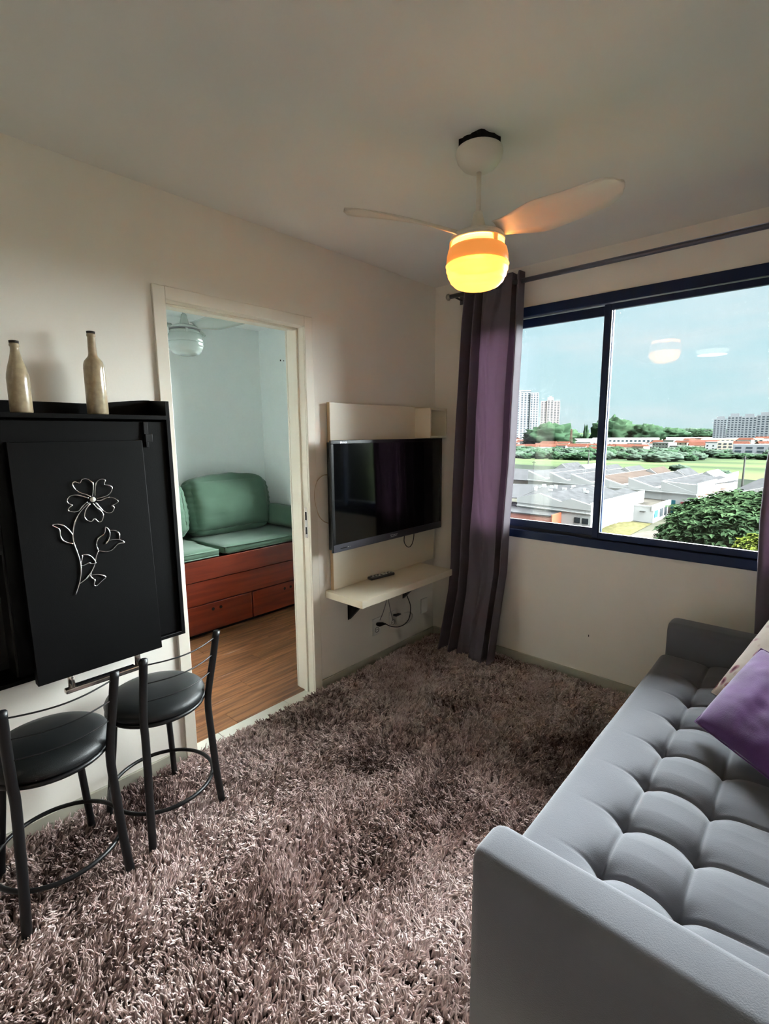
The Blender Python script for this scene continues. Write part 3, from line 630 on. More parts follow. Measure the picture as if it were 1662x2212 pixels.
def arm(y0, y1):
    w_ = y1-y0; r = .028
    prof = []
    for cy, s0 in ((y1-r, 0), (y0+r, 90)):
        for k in range(7): t = math.radians(s0+k*15); prof.append((cy+r*math.cos(t), .585-r+r*math.sin(t)))
    prof += [(y0, .055), (y1, .055)]
    ring = []; vs = []
    xs = [1.600, 1.603, 1.612, 1.628] + list(np.linspace(1.66, 2.62, 20))
    for i, x_ in enumerate(xs):
        ins = [.024, .012, .004, 0][i] if i < 4 else 0
        for yy, zz in prof:
            cyy = (y0+y1)/2; hh = w_/2
            vs.append((x_, cyy+(yy-cyy)*(1-ins/hh), zz-ins*(zz > .3)+ins*(zz < .1)))
    n = len(prof); m = len(xs); fs = [(i*n+k, i*n+(k+1) % n, (i+1)*n+(k+1) % n, (i+1)*n+k) for i in range(m-1) for k in range(n)]
    fs += [tuple(range(n)), tuple(range((m-1)*n, m*n))[::-1]]
    return MB().add(vs, fs)
def seam(y_, zz): return MB().tube([(1.606, y_, .06)]+[(1.606, y_, z) for z in (.3, zz-.01)]+[(1.62, y_, zz), (2.6, y_, zz)], .0022, 6)
for y0, y1 in ((-2.052, -1.922), (-.280, -.150)):
    a_ = obj('arm', arm(y0, y1), SOFA, so, smooth=True)
obj('base_frame', B(SX0+.05, SX1+.2, SY0, SY1, .10, .17), SOFAD, so)
bm_ = Matrix.Translation((2.31, 0, .43)) @ Matrix.Rotation(math.radians(14), 4, 'Y')
obj('backrest', MB().box(0, .17, SY0+.002, SY1-.002, 0, .42, bm_), SOFA, so, bevel=.04, seg=4)
for xx in (1.68, 2.55):
    for yy in (-1.985, -.215): obj('leg', MB().tube([(xx, yy, .06), (xx, yy, .0)], [.022, .016], 12), CHROME, so, smooth=True)

def cushion(label, A, Bp, Cp, m, thick=.07):
    A, Bp, Cp = map(Vector, (A, Bp, Cp)); e1 = Bp-A; e2 = Cp-A; nrm = e2.cross(e1).normalized()
    if nrm.z < 0: nrm = -nrm
    o = thing('cushion', label, 'cushion', A)
    def face(sg):
        def fn(u, v):
            s_ = (4*u*(1-u))**.5; q = (4*v*(1-v))**.5
            pin = .035
            uu = u+(.5-u)*pin*4*v*(1-v)*1.2; vv = v+(.5-v)*pin*4*u*(1-u)*1.2
            wr = .006*noise.noise(Vector((u*5, v*5, sg)))*s_*q + .003*noise.noise(Vector((u*14, v*9, sg)))*s_*q
            return tuple(A+e1*uu+e2*vv+nrm*(sg*(thick*(s_*q)**.85)+wr+thick*.7*0))
        return fn
    mb_ = MB().grid(face(1), 36, 36).grid(face(-1), 36, 36)
    b_ = obj('cover', mb_, m, o, smooth=True)
    edge = [A, A+e1, A+e1+e2, A+e2]
    pts = []
    for i in range(4):
        p, q = edge[i], edge[(i+1) % 4]; c_ = A+e1/2+e2/2
        for k in range(8):
            t = k/8; x_ = p.lerp(q, t); pts.append(x_.lerp(c_, .035*4*t*(1-t)*.6))
    obj('seam', MB().tube(pts, .003, 6, True), m, o, smooth=True)
    return o
cushion('pale cushion with dark pink floral print, behind the purple one', (1.852, -.655, .470), (2.005, -.370, .755), (2.135, -.900, .480), FLORAL, .055)
cushion('plain purple velvet cushion leaning on the grey sofa', (1.848, -.965, .485), (1.990, -.640, .690), (2.150, -1.262, .500), PURP, .065)

# ------------------------------------------------------------------ shaggy rug
rug = thing('rug', 'shaggy mottled brown and pinkish-grey rug covering the floor', 'rug', (0, 0, 0))
RX0, RX1, RY0, RY1 = .035, 2.60, -4.3, -.045
obj('backing', B(RX0, RX1, RY0, RY1, .0005, .010), mat('rug_backing', (70, 56, 52), .95, rgb2=(52, 40, 38)), rug)
def tufts(n, x0, x1, y0, y1, rad, hgt):
    K = 5
    x = rng.uniform(x0, x1, n); y = rng.uniform(y0, y1, n)
    return x, y
def field(x, y, s_, o):
    # cheap smooth noise: sum of rotated sines
    r = np.zeros_like(x)
    for i in range(7):
        a = o*1.7+i*2.399; f_ = s_*(1+.55*i)
        r += np.sin((x*math.cos(a)+y*math.sin(a))*f_+o*3.1+i*1.3+1.5*np.sin((x*math.sin(a)-y*math.cos(a))*f_*.6+i))/(1+.35*i)
    return r/3.0
parts_ = []
def add_tufts(n, x0, x1, y0, y1, r0, cell):
    x = rng.uniform(x0, x1, n); y = rng.uniform(y0, y1, n)
    parts_.append((x, y, np.full(n, r0), np.full(n, cell)))
add_tufts(150000, RX0, 1.75, -3.25, RY1, .0026, .017)
add_tufts(14000, 1.75, RX1, -3.25, RY1, .0036, .02)
add_tufts(14000, RX0, RX1, RY0, -3.25, .0038, .02)
x = np.concatenate([p[0] for p in parts_]); y = np.concatenate([p[1] for p in parts_]); rad = np.concatenate([p[2] for p in parts_]); cell = np.concatenate([p[3] for p in parts_])
n = len(x); K = 5
# tufts twist together into small clumps
ci = np.floor(x/cell+.35*np.sin(y*61)).astype(np.int64); cj = np.floor(y/cell+.35*np.sin(x*53)).astype(np.int64)
def hsh(a, b, q):
    h = np.sin(a*127.1+b*311.7+q*74.7)*43758.5453; return h-np.floor(h)
h1, h2, h3, h4 = (hsh(ci, cj, q) for q in (1, 2, 3, 4))
gx = (ci+.2+.6*h1)*cell; gy = (cj+.2+.6*h2)*cell
ang = 2.6*field(x, y, 3.2, 5.0)+2.2*field(x, y, 11.0, 6.0)+(h3-.5)*3.4+rng.normal(0, .45, n)
lean = np.clip(.62+.30*field(x, y, 4.0, 8.0)+.35*(h4-.5)+.10*rng.normal(0, 1, n), .1, 1.2)
ln = rng.uniform(.028, .042, n)
curl = rng.normal(0, .9, n)
pos = np.zeros((n, K, 3), np.float32); cx = x.copy(); cy = y.copy(); cz = np.full(n, .008)
for k in range(K):
    q = .50*(k/(K-1))**1.2
    pos[:, k, 0] = cx+(gx-x)*q; pos[:, k, 1] = cy+(gy-y)*q; pos[:, k, 2] = cz
    t = (k+.5)/K; tilt = np.clip(lean*(.15+1.7*t), 0, 1.75); a = ang+curl*t*1.6
    ds = ln/(K-1)
    cx = cx+np.sin(tilt)*np.cos(a)*ds; cy = cy+np.sin(tilt)*np.sin(a)*ds; cz = np.maximum(cz+np.cos(tilt)*ds, .012)
pos[:, :, 0] = np.maximum(pos[:, :, 0], .016); pos[:, :, 1] = np.minimum(pos[:, :, 1], -.018)
big = field(x, y, 4.2, 1.0); mid = field(x, y, 12.0, 2.0); sm = field(x, y, 40.0, 3.0)
hc = bpy.data.hair_curves.new('pile'); hc.add_curves([K]*n)
hc.points.foreach_set('position', pos.reshape(-1))
ra = hc.attributes.new('radius', 'FLOAT', 'POINT')
ra.data.foreach_set('value', (rad[:, None]*np.array([.7, 1.0, 1.05, .95, .45])[None, :]).astype(np.float32).reshape(-1))
tint = np.clip(.56+.34*big+.20*mid+.10*sm+.34*(hsh(ci, cj, 9)-.5)+rng.normal(0, .10, n), 0, 1).astype(np.float32)
ta = hc.attributes.new('tint', 'FLOAT', 'CURVE'); ta.data.foreach_set('value', tint)
pile = bpy.data.objects.new('pile', hc); COL.objects.link(pile); pile.parent = rug; pile['kind'] = 'stuff'
pm = bpy.data.materials.new('rug_pile'); pm.use_nodes = True; t = pm.node_tree; b = t.nodes['Principled BSDF']
at = t.nodes.new('ShaderNodeAttribute'); at.attribute_name = 'tint'
rr = t.nodes.new('ShaderNodeValToRGB'); r_ = rr.color_ramp
r_.elements[0].position = .12; r_.elements[0].color = lin((90, 71, 67))+(1,)
r_.elements[1].position = .85; r_.elements[1].color = lin((216, 198, 194))+(1,)
e = r_.elements.new(.45); e.color = lin((172, 150, 145))+(1,)
t.links.new(at.outputs['Fac'], rr.inputs[0]); t.links.new(rr.outputs[0], b.inputs['Base Color'])
b.inputs['Roughness'].default_value = .75; b.inputs['Specular IOR Level'].default_value = .2
hc.materials.append(pm)

# ------------------------------------------------------------------ bedroom day bed
db = thing('day_bed', 'red-brown wooden day bed with drawers in the bedroom', 'bed', (-1.65, -1.0, 0))
BX = -1.26; BY0, BY1 = -2.02, -.03
obj('top_rail', B(BX-.022, BX, BY0, BY1, .435, .588), REDW, db, bevel=.002)
obj('lower_rail', B(BX-.03, BX-.010, BY0, BY1, .255, .428), REDW, db, bevel=.002)
obj('bed_box', MB().box(X2+.02, BX-.03, BY0, BY1, .03, .545), REDW, db)
obj('plinth', B(X2+.04, BX-.05, BY0+.01, BY1-.01, 0, .03), DARK, db)
ys = [BY0, -1.36, -.735, BY1]
for a, b_ in zip(ys[:-1], ys[1:]):
    dw = obj('drawer', B(BX-.03, BX-.006, a+.004, b_-.004, .035, .246), REDW, db, bevel=.002)
    ORG[dw.name] = ORG[db.name]; c = (a+b_)/2
    for dd in (-.032, .032):
        mb = MB().lathe([(0, 0), (.012, 0), (.012, .0015), (0, .0015)], n=16, caps=False); mb.v = [(BX-.006+z, c+dd+xx, .198+yy) for xx, yy, z in mb.v]
        obj('finger_hole', mb, DARK, dw)
def softbox(x0, x1, y0, y1, z0, z1, r, puff=.02, seed=0, nseg=16, wr=.004):
    mb_ = MB(); cx_, cy_, cz_ = (x0+x1)/2, (y0+y1)/2, (z0+z1)/2; hx, hy, hz = (x1-x0)/2, (y1-y0)/2, (z1-z0)/2
    def face(ax, sg):
        def fn(u, v):
            a, b_ = (u*2-1), (v*2-1); p = [0, 0, 0]; p[ax] = sg; o1, o2 = [(1, 2), (0, 2), (0, 1)][ax]; p[o1] = a; p[o2] = b_
            h = (hx, hy, hz); q = [p[i]*h[i] for i in range(3)]
            rr_ = min(r, *h); inner = [max(-(h[i]-rr_), min(h[i]-rr_, q[i])) for i in range(3)]
            d = Vector(q)-Vector(inner); L__ = d.length
            if L__ > 1e-9: q = Vector(inner)+d*(rr_/L__) if (abs(d.x) > 1e-9)+(abs(d.y) > 1e-9)+(abs(d.z) > 1e-9) > 1 else Vector(q)
            q = Vector(q)
            bu = puff*(1-a*a)*(1-b_*b_); nv = Vector((0, 0, 0)); nv[ax] = sg
            q = q+nv*(bu+wr*noise.noise(Vector((q.x*9+seed, q.y*9, q.z*9)))*1.0)
            return (cx_+q.x, cy_+q.y, cz_+q.z)
        return fn
    for ax in range(3):
        for sg in (-1, 1): mb_.grid(face(ax, sg), nseg, nseg)
    return mb_
def weld(o, d=.0015):
    k = o.modifiers.new('weld', 'WELD'); k.merge_threshold = d; o.modifiers.move(len(o.modifiers)-1, 0) if len(o.modifiers) > 1 else None
def mattress(label, y0, y1):
    t = thing('seat_mattress', label, 'mattress', (-1.6, (y0+y1)/2, .588))
    o = obj('cover', softbox(X2+.02, BX-.012, y0, y1, .589, .655, .03, .006, y0, 20, .006), GREEN, t, smooth=True); weld(o)
    obj('piping', MB().tube([(BX-.008, y0+.02, .645), (BX-.008, y1-.02, .645)], .004, 6).tube([(BX-.008, y0+.02, .602), (BX-.008, y1-.02, .602)], .004, 6), GREEN, t, smooth=True)
mattress('wide green seat mattress on the day bed, under the bolster', -.955, -.035)
mattress('green seat mattress on the day bed, cut off by door casing', -1.99, -.985)
def backcush(label, y0, y1, seed):
    t = thing('back_cushion', label, 'cushion', (-1.9, (y0+y1)/2, .66))
    mbx = softbox(-.13, .13, y0, y1, 0, .46, .085, .045, seed, 30, .008)
    M_ = Matrix.Translation((X2+.285, 0, .668)) @ Matrix.Rotation(math.radians(-11), 4, 'Y')
    mbx.v = [tuple(M_ @ Vector(p)) for p in mbx.v]
    # gathered wrinkles near the side seams
    vs = []
    for p in mbx.v:
        px, py, pz = p; e_ = min(py-y0, y1-py); k_ = math.exp(-(max(0, e_)/.07)**2)
        vs.append((px+.006*k_*math.sin(pz*130+seed)-.006*math.exp(-((pz-.83)/.005)**2)-.006*math.exp(-((pz-.985)/.004)**2), py, pz))
    mbx.v = vs
    o = obj('cover', mbx, GREEN, t, smooth=True); weld(o)
backcush('big puffy green back cushion leaning on bedroom wall', -.96, -.20, 1.0)
backcush('second green back cushion mostly hidden behind the left door casing', -1.92, -1.00, 5.0)
bo = thing('bolster', 'round green bolster lying at right end of the day bed', 'bolster', (-1.6, -.12, .66))
pr = [(0, 0), (.06, .0), (.092, .012), (.1, .03)]+[(.1+.002*math.sin(i), .03+i*.045) for i in range(1, 11)]+[(.092, .51), (.06, .52), (0, .52)]
mb = MB().lathe(pr, n=32, caps=False); mb.v = [(-1.80+z, -.150+xx, .765+yy) for xx, yy, z in mb.v]
obj('cover', mb, GREEN, bo, smooth=True)

# ------------------------------------------------------------------ the town outside, 22 m below the window
_mat0 = mat
def mat(name, rgb, *a, **k):   # outdoor base colours darkened to offset the added fill sun, facades less than roofs
    al = .13 if 'foliage' in name else .18 if 'tower' in name or 'block' in name else .27 if ('render' in name or 'shutter' in name) else ALB
    q = lambda c: tuple(255*((v/255)**2.2*al)**(1/2.2) for v in c)
    if k.get('rgb2'): k['rgb2'] = q(k['rgb2'])
    k['spec'] = 0.0
    return _mat0(name, q(rgb), *a, **k)
ALB = .065
G = -20.5
E_WH = mat('white_render', (238, 238, 236), .8, var=.06, vscale=.4)
E_CR = mat('cream_render', (226, 212, 192), .8, var=.08, vscale=.4)
E_OR = mat('orange_render', (206, 112, 84), .8, var=.1, vscale=.5)
E_OR2 = mat('salmon_render', (204, 134, 118), .8, var=.1, vscale=.5)
E_RF = mat('grey_fibre_cement_roof', (150, 150, 152), .8, rgb2=(122, 122, 124), vscale=.6)
E_RF2 = mat('brown_stained_roof', (158, 136, 124), .85, rgb2=(136, 118, 108), vscale=.5)
E_RFW = mat('white_metal_roof', (236, 236, 236), .6, var=.05)
E_TL = mat('red_clay_tiles', (196, 122, 98), .9, rgb2=(168, 96, 76), vscale=.6)
E_FL = mat('weathered_concrete_roof', (176, 166, 152), .9, rgb2=(122, 116, 108), vscale=.35)
E_WIN = mat('dark_windows', (70, 84, 92), .25)
E_TEAL = mat('teal_shutter', (66, 134, 150), .6); E_RED = mat('red_shutter', (196, 96, 108), .6); E_BLU = mat('blue_shutter', (98, 130, 176), .6)
E_GRY = mat('grey_painted_base', (142, 154, 162), .8)
E_POLE = mat('concrete_pole', (198, 196, 188), .8)
def treemat(name, a, b_): return mat(name, a, .9, rgb2=b_, vscale=.6, spec=.2)
T1 = treemat('deep_green_foliage', (84, 116, 82), (58, 88, 62)); T2 = treemat('mid_green_foliage', (104, 138, 90), (76, 108, 72)); T4 = treemat('hazed_green_foliage', (112, 132, 112), (88, 110, 92)); T3 = treemat('yellow_green_foliage', (176, 190, 70), (138, 164, 62))  # T4: distance haze put into the far trees' colour
BARK = mat('bark', (104, 82, 66), .9)
# ground with painted-in material zones by noise only
gm = bpy.data.materials.new('field_grass'); gm.use_nodes = True; t = gm.node_tree; b = t.nodes['Principled BSDF']; b.inputs['Roughness'].default_value = .95; b.inputs['Specular IOR Level'].default_value = 0
tcn = t.nodes.new('ShaderNodeTexCoord'); mpn = t.nodes.new('ShaderNodeMapping'); mpn.inputs['Scale'].default_value = (.004, .016, .01); t.links.new(tcn.outputs['Object'], mpn.inputs[0])
n1 = t.nodes.new('ShaderNodeTexNoise'); n1.inputs['Scale'].default_value = 1.5; n1.inputs['Detail'].default_value = 9; t.links.new(mpn.outputs[0], n1.inputs['Vector'])
r = t.nodes.new('ShaderNodeValToRGB'); r.color_ramp.elements[0].position = .38; r.color_ramp.elements[0].color = lin((34, 41, 30))+(1,); r.color_ramp.elements[1].position = .60; r.color_ramp.elements[1].color = lin((50, 56, 37))+(1,)
t.links.new(n1.outputs[0], r.inputs[0]); t.links.new(r.outputs[0], b.inputs['Base Color'])
struct('terrain', MB().grid(lambda u, v: (-7000+21000*u, -40+14000*v**2, G-.05), 10, 24), gm)
struct('road', MB().add([(-22.5, 100, G), (-20, 100, G), (-14, 112, G), (-17.5, 140, G), (-19.5, 225, G), (-25.5, 225, G), (-26.8, 150, G), (-23.5, 130, G), (-27, 118, G), (-31, 104, G)], [tuple(range(10))]), mat('pale_road', (190, 180, 166), .9, rgb2=(170, 160, 148), vscale=.5))
struct('field_dirt', MB().grid(lambda u, v: (-90+90*u, 60+150*v, G-.02), 2, 2), mat('dry_yard', (176, 172, 150), .9, rgb2=(150, 150, 128), vscale=.3))
struct('field_marsh', MB().add([(-200, 262, G+.02), (-24, 236, G+.02), (-10, 268, G+.02), (-60, 300, G+.02), (-220, 330, G+.02)], [(0, 1, 2, 3, 4)]), mat('dark_marsh', (104, 116, 96), .9, rgb2=(84, 96, 84), vscale=.05))
dg = obj('dry_grass', MB().grid(lambda u, v: (-38+9.5*u, 104+24*v, G+.1+.9*math.sin(PI*u)*math.sin(PI*v)+.15*noise.noise(Vector((u*9, v*15, 0)))), 30, 50), mat('straw_grass', (190, 176, 120), .95, rgb2=(150, 150, 96), vscale=1.2), origin=(-34, 116, G), smooth=True)
tag(dg, 'dry straw-coloured grass patch beside the white flat-roofed building', 'grass', kind='stuff')

def quad_building(name, label, cat, foot, h, wallm, group=None):
    c = sum((Vector((p[0], p[1], 0)) for p in foot), Vector())/len(foot)
    t_ = thing(name, label, cat, (c.x, c.y, G), group=group)
    obj('wall', MB().prism(foot, 'z', G-.3, G+h), wallm, t_); return t_
def on_wall(p, q, s0, s1, z0, z1, d=.12):
    p = Vector((*p, 0)); q = Vector((*q, 0)); e_ = q-p; nn = Vector((e_.y, -e_.x, 0)).normalized()
    a = p+e_*s0; b__ = p+e_*s1
    vs = [(v.x+nn.x*o, v.y+nn.y*o, G+z) for o in (-.02, d) for v in (a, b__) for z in (z0, z1)]
    return MB().add(vs, [(0, 1, 3, 2), (4, 6, 7, 5), (0, 4, 5, 1), (2, 3, 7, 6), (0, 2, 6, 4), (1, 5, 7, 3)])
def roofpoly(pts, th=.25):
    n_ = len(pts); vs = [tuple(p) for p in pts]+[(p[0], p[1], p[2]-th) for p in pts]
    return MB().add(vs, [tuple(range(n_)), tuple(range(n_, 2*n_))[::-1]]+[(i, i+n_, (i+1) % n_+n_, (i+1) % n_) for i in range(n_)])
# orange shed bottom left
ob = thing('orange_shed', 'low orange-walled shed with grey roof, lowest left in the window', 'building', (-47, 105, G))
foot = [(-53.2, 101.6), (-42.1, 101.6), (-41.3, 111.4), (-53.2, 111.4)]
obj('wall', MB().prism(foot, 'z', G, G+3.9), E_OR2, ob)
obj('gable_wall', MB().add([(-42.1, 101.5, G), (-41.2, 111.5, G), (-41.2, 111.5, G+4.6), (-42.1, 101.5, G+4.1), (-42.4, 101.5, G), (-41.5, 111.5, G), (-41.5, 111.5, G+4.6), (-42.4, 101.5, G+4.1)], [(0, 1, 2, 3), (4, 7, 6, 5), (0, 3, 7, 4), (3, 2, 6, 7), (1, 5, 6, 2)]), E_OR, ob)
obj('roof', roofpoly([(-54.5, 101.3, G+4.0), (-42.3, 101.3, G+4.0), (-41.4, 111.6, G+4.5), (-60, 114, G+4.5)]), E_RF, ob)
ww = thing('white_lean_to', 'small white block touching left side of the orange shed', 'building', (-56, 103, G)); obj('wall', B(-58.5, -53.3, 101.4, 108, G, G+3.7), E_WH, ww); obj('roof', B(-58.7, -53.3, 101.2, 108.2, G+3.7, G+3.9), E_RF, ww)
# white shed with stepped gables
sh = thing('white_warehouse', 'white warehouse with two low front gables and dark grey roof', 'building', (-50, 125, G))
F0, F1 = Vector((-53.5, 107.4, 0)), Vector((-34.9, 104.6, 0)); bk = Vector((1.9, 32.5, 0))
obj('wall', MB().prism([(F0.x, F0.y), (F1.x, F1.y), (F1.x+bk.x, F1.y+bk.y), (F0.x+bk.x-9, F0.y+bk.y)], 'z', G, G+6.2), E_WH, sh)
def along(s_, z, off=0): p_ = F0.lerp(F1, s_)+bk.normalized()*off; return (p_.x, p_.y, G+z)
gp = [(0, 6.6), (.33, 8.1), (.62, 6.7), (.75, 7.6), (1, 6.6)]
fr_ = [along(s_, z, -.15) for s_, z in gp]+[along(1, 5.4, -.15), along(0, 5.4, -.15)]
fb_ = [along(s_, z, .25) for s_, z in gp]+[along(1, 5.4, .25), along(0, 5.4, .25)]
obj('front_gable', MB().add(fr_+fb_, [tuple(range(7)), tuple(range(7, 14))[::-1]]+[(i, i+7, (i+1) % 7+7, (i+1) % 7) for i in range(7)]), E_WH, sh)
for (s0, z0), (s1, z1) in zip(gp[:-1], gp[1:]):
    a, b_ = Vector(along(s0, z0-.3, .25)), Vector(along(s1, z1-.3, .25)); ext = bk*.97
    lft = Vector((-9, 0, 0)) if s0 == 0 else Vector((0, 0, 0))
    obj('roof', roofpoly([a, b_, b_+ext, a+ext+lft]), E_RF, sh)
obj('side_parapet', MB().prism([(F1.x-.35, F1.y), (F1.x+.05, F1.y), (F1.x+bk.x+.05, F1.y+bk.y), (F1.x+bk.x-.35, F1.y+bk.y)], 'z', G+5, G+7), E_WH, sh)
obj('roof', roofpoly([(-58, 107, G+6.4), (-53.3, 107.5, G+6.5), (-60.5, 140, G+6.5), (-80, 140, G+6.0), (-80, 118, G+6)]), E_RF, sh)
for s0, s1 in ((.60, .67), (.70, .77)):
    wd = obj('window', on_wall((F0.x, F0.y), (F1.x, F1.y), s0+.2, s1+.2, 2.4, 3.6), E_WIN, sh); ORG[wd.name] = ORG[sh.name]
    obj('pane', on_wall((F0.x, F0.y), (F1.x, F1.y), s0+.21, s1+.19, 2.5, 3.5, .16), mat('pane_grey', (120, 132, 140), .2), wd)
obj('painted_base', on_wall((F0.x, F0.y), (F1.x, F1.y), .76, .985, 0, 1.9, .1), E_GRY, sh)
obj('gutter', on_wall((F0.x, F0.y), (F1.x, F1.y), 0, 1, 4.6, 4.8, .3), E_WH, sh)
vm_ = MB()
for i in range(16):
    px, py = -58+random.random()*20, 118+random.random()*17; vm_.box(px, px+random.uniform(.3, 1.2), py, py+.5, G+7, G+7.5+random.random()*.5)
obj('roof_vent', vm_, E_WH, sh, kind='stuff')
# white flat roofed building
fb = thing('flat_roofed_building', 'small white flat-roofed building with stained concrete roof', 'building', (-33, 140, G))
foot = [(-37.8, 131.0), (-28.7, 129.4), (-27.9, 153.5), (-39.6, 158.0)]
obj('wall', MB().prism(foot, 'z', G, G+3.9), E_WH, fb)
obj('roof', MB().prism([(-37.5, 131.6), (-29.2, 130.2), (-28.4, 153.0), (-39.1, 157)], 'z', G+3.9, G+4.0), E_FL, fb)
obj('parapet', MB().prism([(-29.2, 129.3), (-28.6, 129.3), (-27.8, 153.6), (-28.4, 153.6)], 'z', G+3.0, G+4.3).prism([(-37.9, 130.9), (-28.7, 129.3), (-28.7, 129.7), (-37.9, 131.3)], 'z', G+3.8, G+4.15), E_WH, fb)
for i, (s0, s1, z0, z1, m_) in enumerate(((.03, .14, 1.2, 3.0, E_TEAL), (.22, .32, .9, 3.0, E_GRY), (.38, .46, .9, 3.0, E_GRY), (.52, .62, .9, 3.0, E_FL), (.68, .80, 1.2, 3.0, E_BLU), (.86, .96, 1.4, 2.8, E_GRY))):
    wd = obj('window', on_wall((-28.7, 129.4), (-27.9, 153.5), s0, s1, z0, z1), m_, fb)
    obj('window_frame', on_wall((-28.7, 129.4), (-27.9, 153.5), s0-.008, s0, z0, z1, .2), E_WH, wd) if False else None
obj('canopy', on_wall((-37.8, 131.0), (-28.7, 129.4), .66, .80, 2.5, 2.7, .5), E_POLE, fb)
obj('roof_tank', B(-36, -35, 150, 151, G+4, G+4.8), E_WIN, fb)
# big factory hall with saw-tooth roofs
fh = thing('factory_hall', 'large white factory hall with row of saw-tooth grey roofs', 'building', (-45, 165, G))
A0, A1 = Vector((-74.0, 155.5, 0)), Vector((-22.2, 142.8, 0)); bv = Vector((4.0, 42, 0))
obj('wall', MB().prism([(A0.x, A0.y), (A1.x, A1.y), (A1.x+1.8, A1.y+20), (A0.x+6, A0.y+40)], 'z', G, G+7.2), E_WH, fh)
ts = [0, .165, .31, .475, .66, .83, 1.0]
for i in range(6):
    p0, p1 = A0.lerp(A1, ts[i]), A0.lerp(A1, ts[i+1])
    if i < 5:
        q = [(p0.x, p0.y-.1, G+6.4), (p1.x, p1.y-.1, G+6.4), (p1.x, p1.y-.1, G+6.7), (p0.x+.3, p0.y-.1, G+9.2), (p0.x, p0.y-.1, G+9.2)]
    else:
        q = [(p0.x, p0.y-.1, G+6.4), (p1.x, p1.y-.1, G+6.4), (p1.x, p1.y-.1, G+8.6), (p0.x+.3, p0.y-.1, G+9.0), (p0.x, p0.y-.1, G+9.0)]
    obj('tooth_gable', MB().add(q+[(a, b_+.5, c_) for a, b_, c_ in q], [(0, 1, 2, 3, 4), (9, 8, 7, 6, 5)]+[(j, j+5, (j+1) % 5+5, (j+1) % 5) for j in range(5)]), E_WH, fh)
    e_ = bv*.95
    obj('roof', roofpoly([(p0.x+.2, p0.y, G+9.0), (p1.x, p1.y, G+(6.7 if i < 5 else 8.5)), (p1.x+e_.x, p1.y+e_.y, G+(6.9 if i < 5 else 7)), (p0.x+.2+e_.x, p0.y+e_.y, G+9.0)]), E_RF if i != 3 else E_RF2, fh)
    if i < 5: obj('tooth_wall', roofpoly([(p1.x, p1.y, G+9.0), (p1.x+.2, p1.y, G+9.0), (p1.x+.2+e_.x, p1.y+e_.y, G+9.0), (p1.x+e_.x, p1.y+e_.y, G+9.0)], 2.2), E_WH, fh)
obj('side_wall', MB().prism([(-22.3, 142.7), (-22.0, 142.7), (-20.6, 160), (-20.9, 160)], 'z', G, G+9.0), E_WH, fh)
obj('side_wall', MB().prism([(-20.9, 160), (-20.6, 160), (-19.9, 172), (-20.2, 172)], 'z', G, G+8.6), E_CR, fh)
obj('side_wall', MB().prism([(-20.2, 172), (-19.9, 172), (-19.2, 189), (-19.5, 189)], 'z', G, G+9.4), E_WH, fh)
obj('ledge', on_wall((A0.x, A0.y), (A1.x, A1.y), 0, 1, 6.0, 6.3, .5), E_WH, fh)
obj('ledge', on_wall((-22.2, 142.8), (-20, 172), 0, 1, 5.6, 5.9, .6), E_OR2, fh)
obj('door', on_wall((A0.x, A0.y), (A1.x, A1.y), .865, .905, 0, 4.2), E_TEAL, fh); obj('door', on_wall((A0.x, A0.y), (A1.x, A1.y), .93, .975, 0, 4.0), E_RED, fh)
obj('door', on_wall((A0.x, A0.y), (A1.x, A1.y), .62, .67, 3.4, 4.6), E_TEAL, fh); obj('window', on_wall((A0.x, A0.y), (A1.x, A1.y), .79, .82, 3, 4), E_WIN, fh)
obj('window', on_wall((A0.x, A0.y), (A1.x, A1.y), .935, .97, 1.9, 2.8, .2), E_WH, fh)
obj('rain_pipe', on_wall((-22.2, 142.8), (-20, 172), .3, .36, 0, 5.4, .4), E_CR, fh)
# rear gabled halls
rh = thing('rear_hall', 'rear row of gabled roofs in grey, white and brown behind factory hall', 'building', (-50, 193, G))
g0, g1 = Vector((-82, 194, 0)), Vector((-22, 178, 0))
cols = [E_RF, E_RFW, E_RF, E_RF, E_RFW, E_RF, E_RFW]
obj('wall', MB().prism([(g0.x, g0.y), (g1.x, g1.y), (g1.x+2, g1.y+14), (g0.x+2, g0.y+14)], 'z', G, G+7), E_WH, rh)
for i in range(7):
    p0, p1 = g0.lerp(g1, i/7), g0.lerp(g1, (i+1)/7); pm_ = (p0+p1)/2; e_ = Vector((1, 14, 0))
    obj('roof', roofpoly([(p0.x, p0.y, G+7.0), (pm_.x, pm_.y, G+9.7), (pm_.x+e_.x, pm_.y+e_.y, G+9.7), (p0.x+e_.x, p0.y+e_.y, G+7)]), cols[i], rh)
    obj('roof', roofpoly([(pm_.x, pm_.y, G+9.7), (p1.x, p1.y, G+7.0), (p1.x+e_.x, p1.y+e_.y, G+7), (pm_.x+e_.x, pm_.y+e_.y, G+9.7)]), cols[i] if i != 4 else E_RF2, rh)
    obj('gable_wall', MB().add([(p0.x, p0.y-.2, G+6.8), (p1.x, p1.y-.2, G+6.8), (pm_.x, pm_.y-.2, G+9.6), (p0.x, p0.y+.1, G+6.8), (p1.x, p1.y+.1, G+6.8), (pm_.x, pm_.y+.1, G+9.6)], [(0, 1, 2), (5, 4, 3), (0, 3, 4, 1), (1, 4, 5, 2), (2, 5, 3, 0)]), E_WH, rh)
lw_ = thing('long_low_shed', 'long low grey-roofed shed left of the factory hall', 'building', (-95, 175, G))
obj('wall', B(-120, -78, 166, 190, G, G+5), E_CR, lw_); obj('roof', roofpoly([(-120, 165, G+5), (-77, 165, G+5), (-77, 191, G+7), (-120, 191, G+7)]), E_RF, lw_)
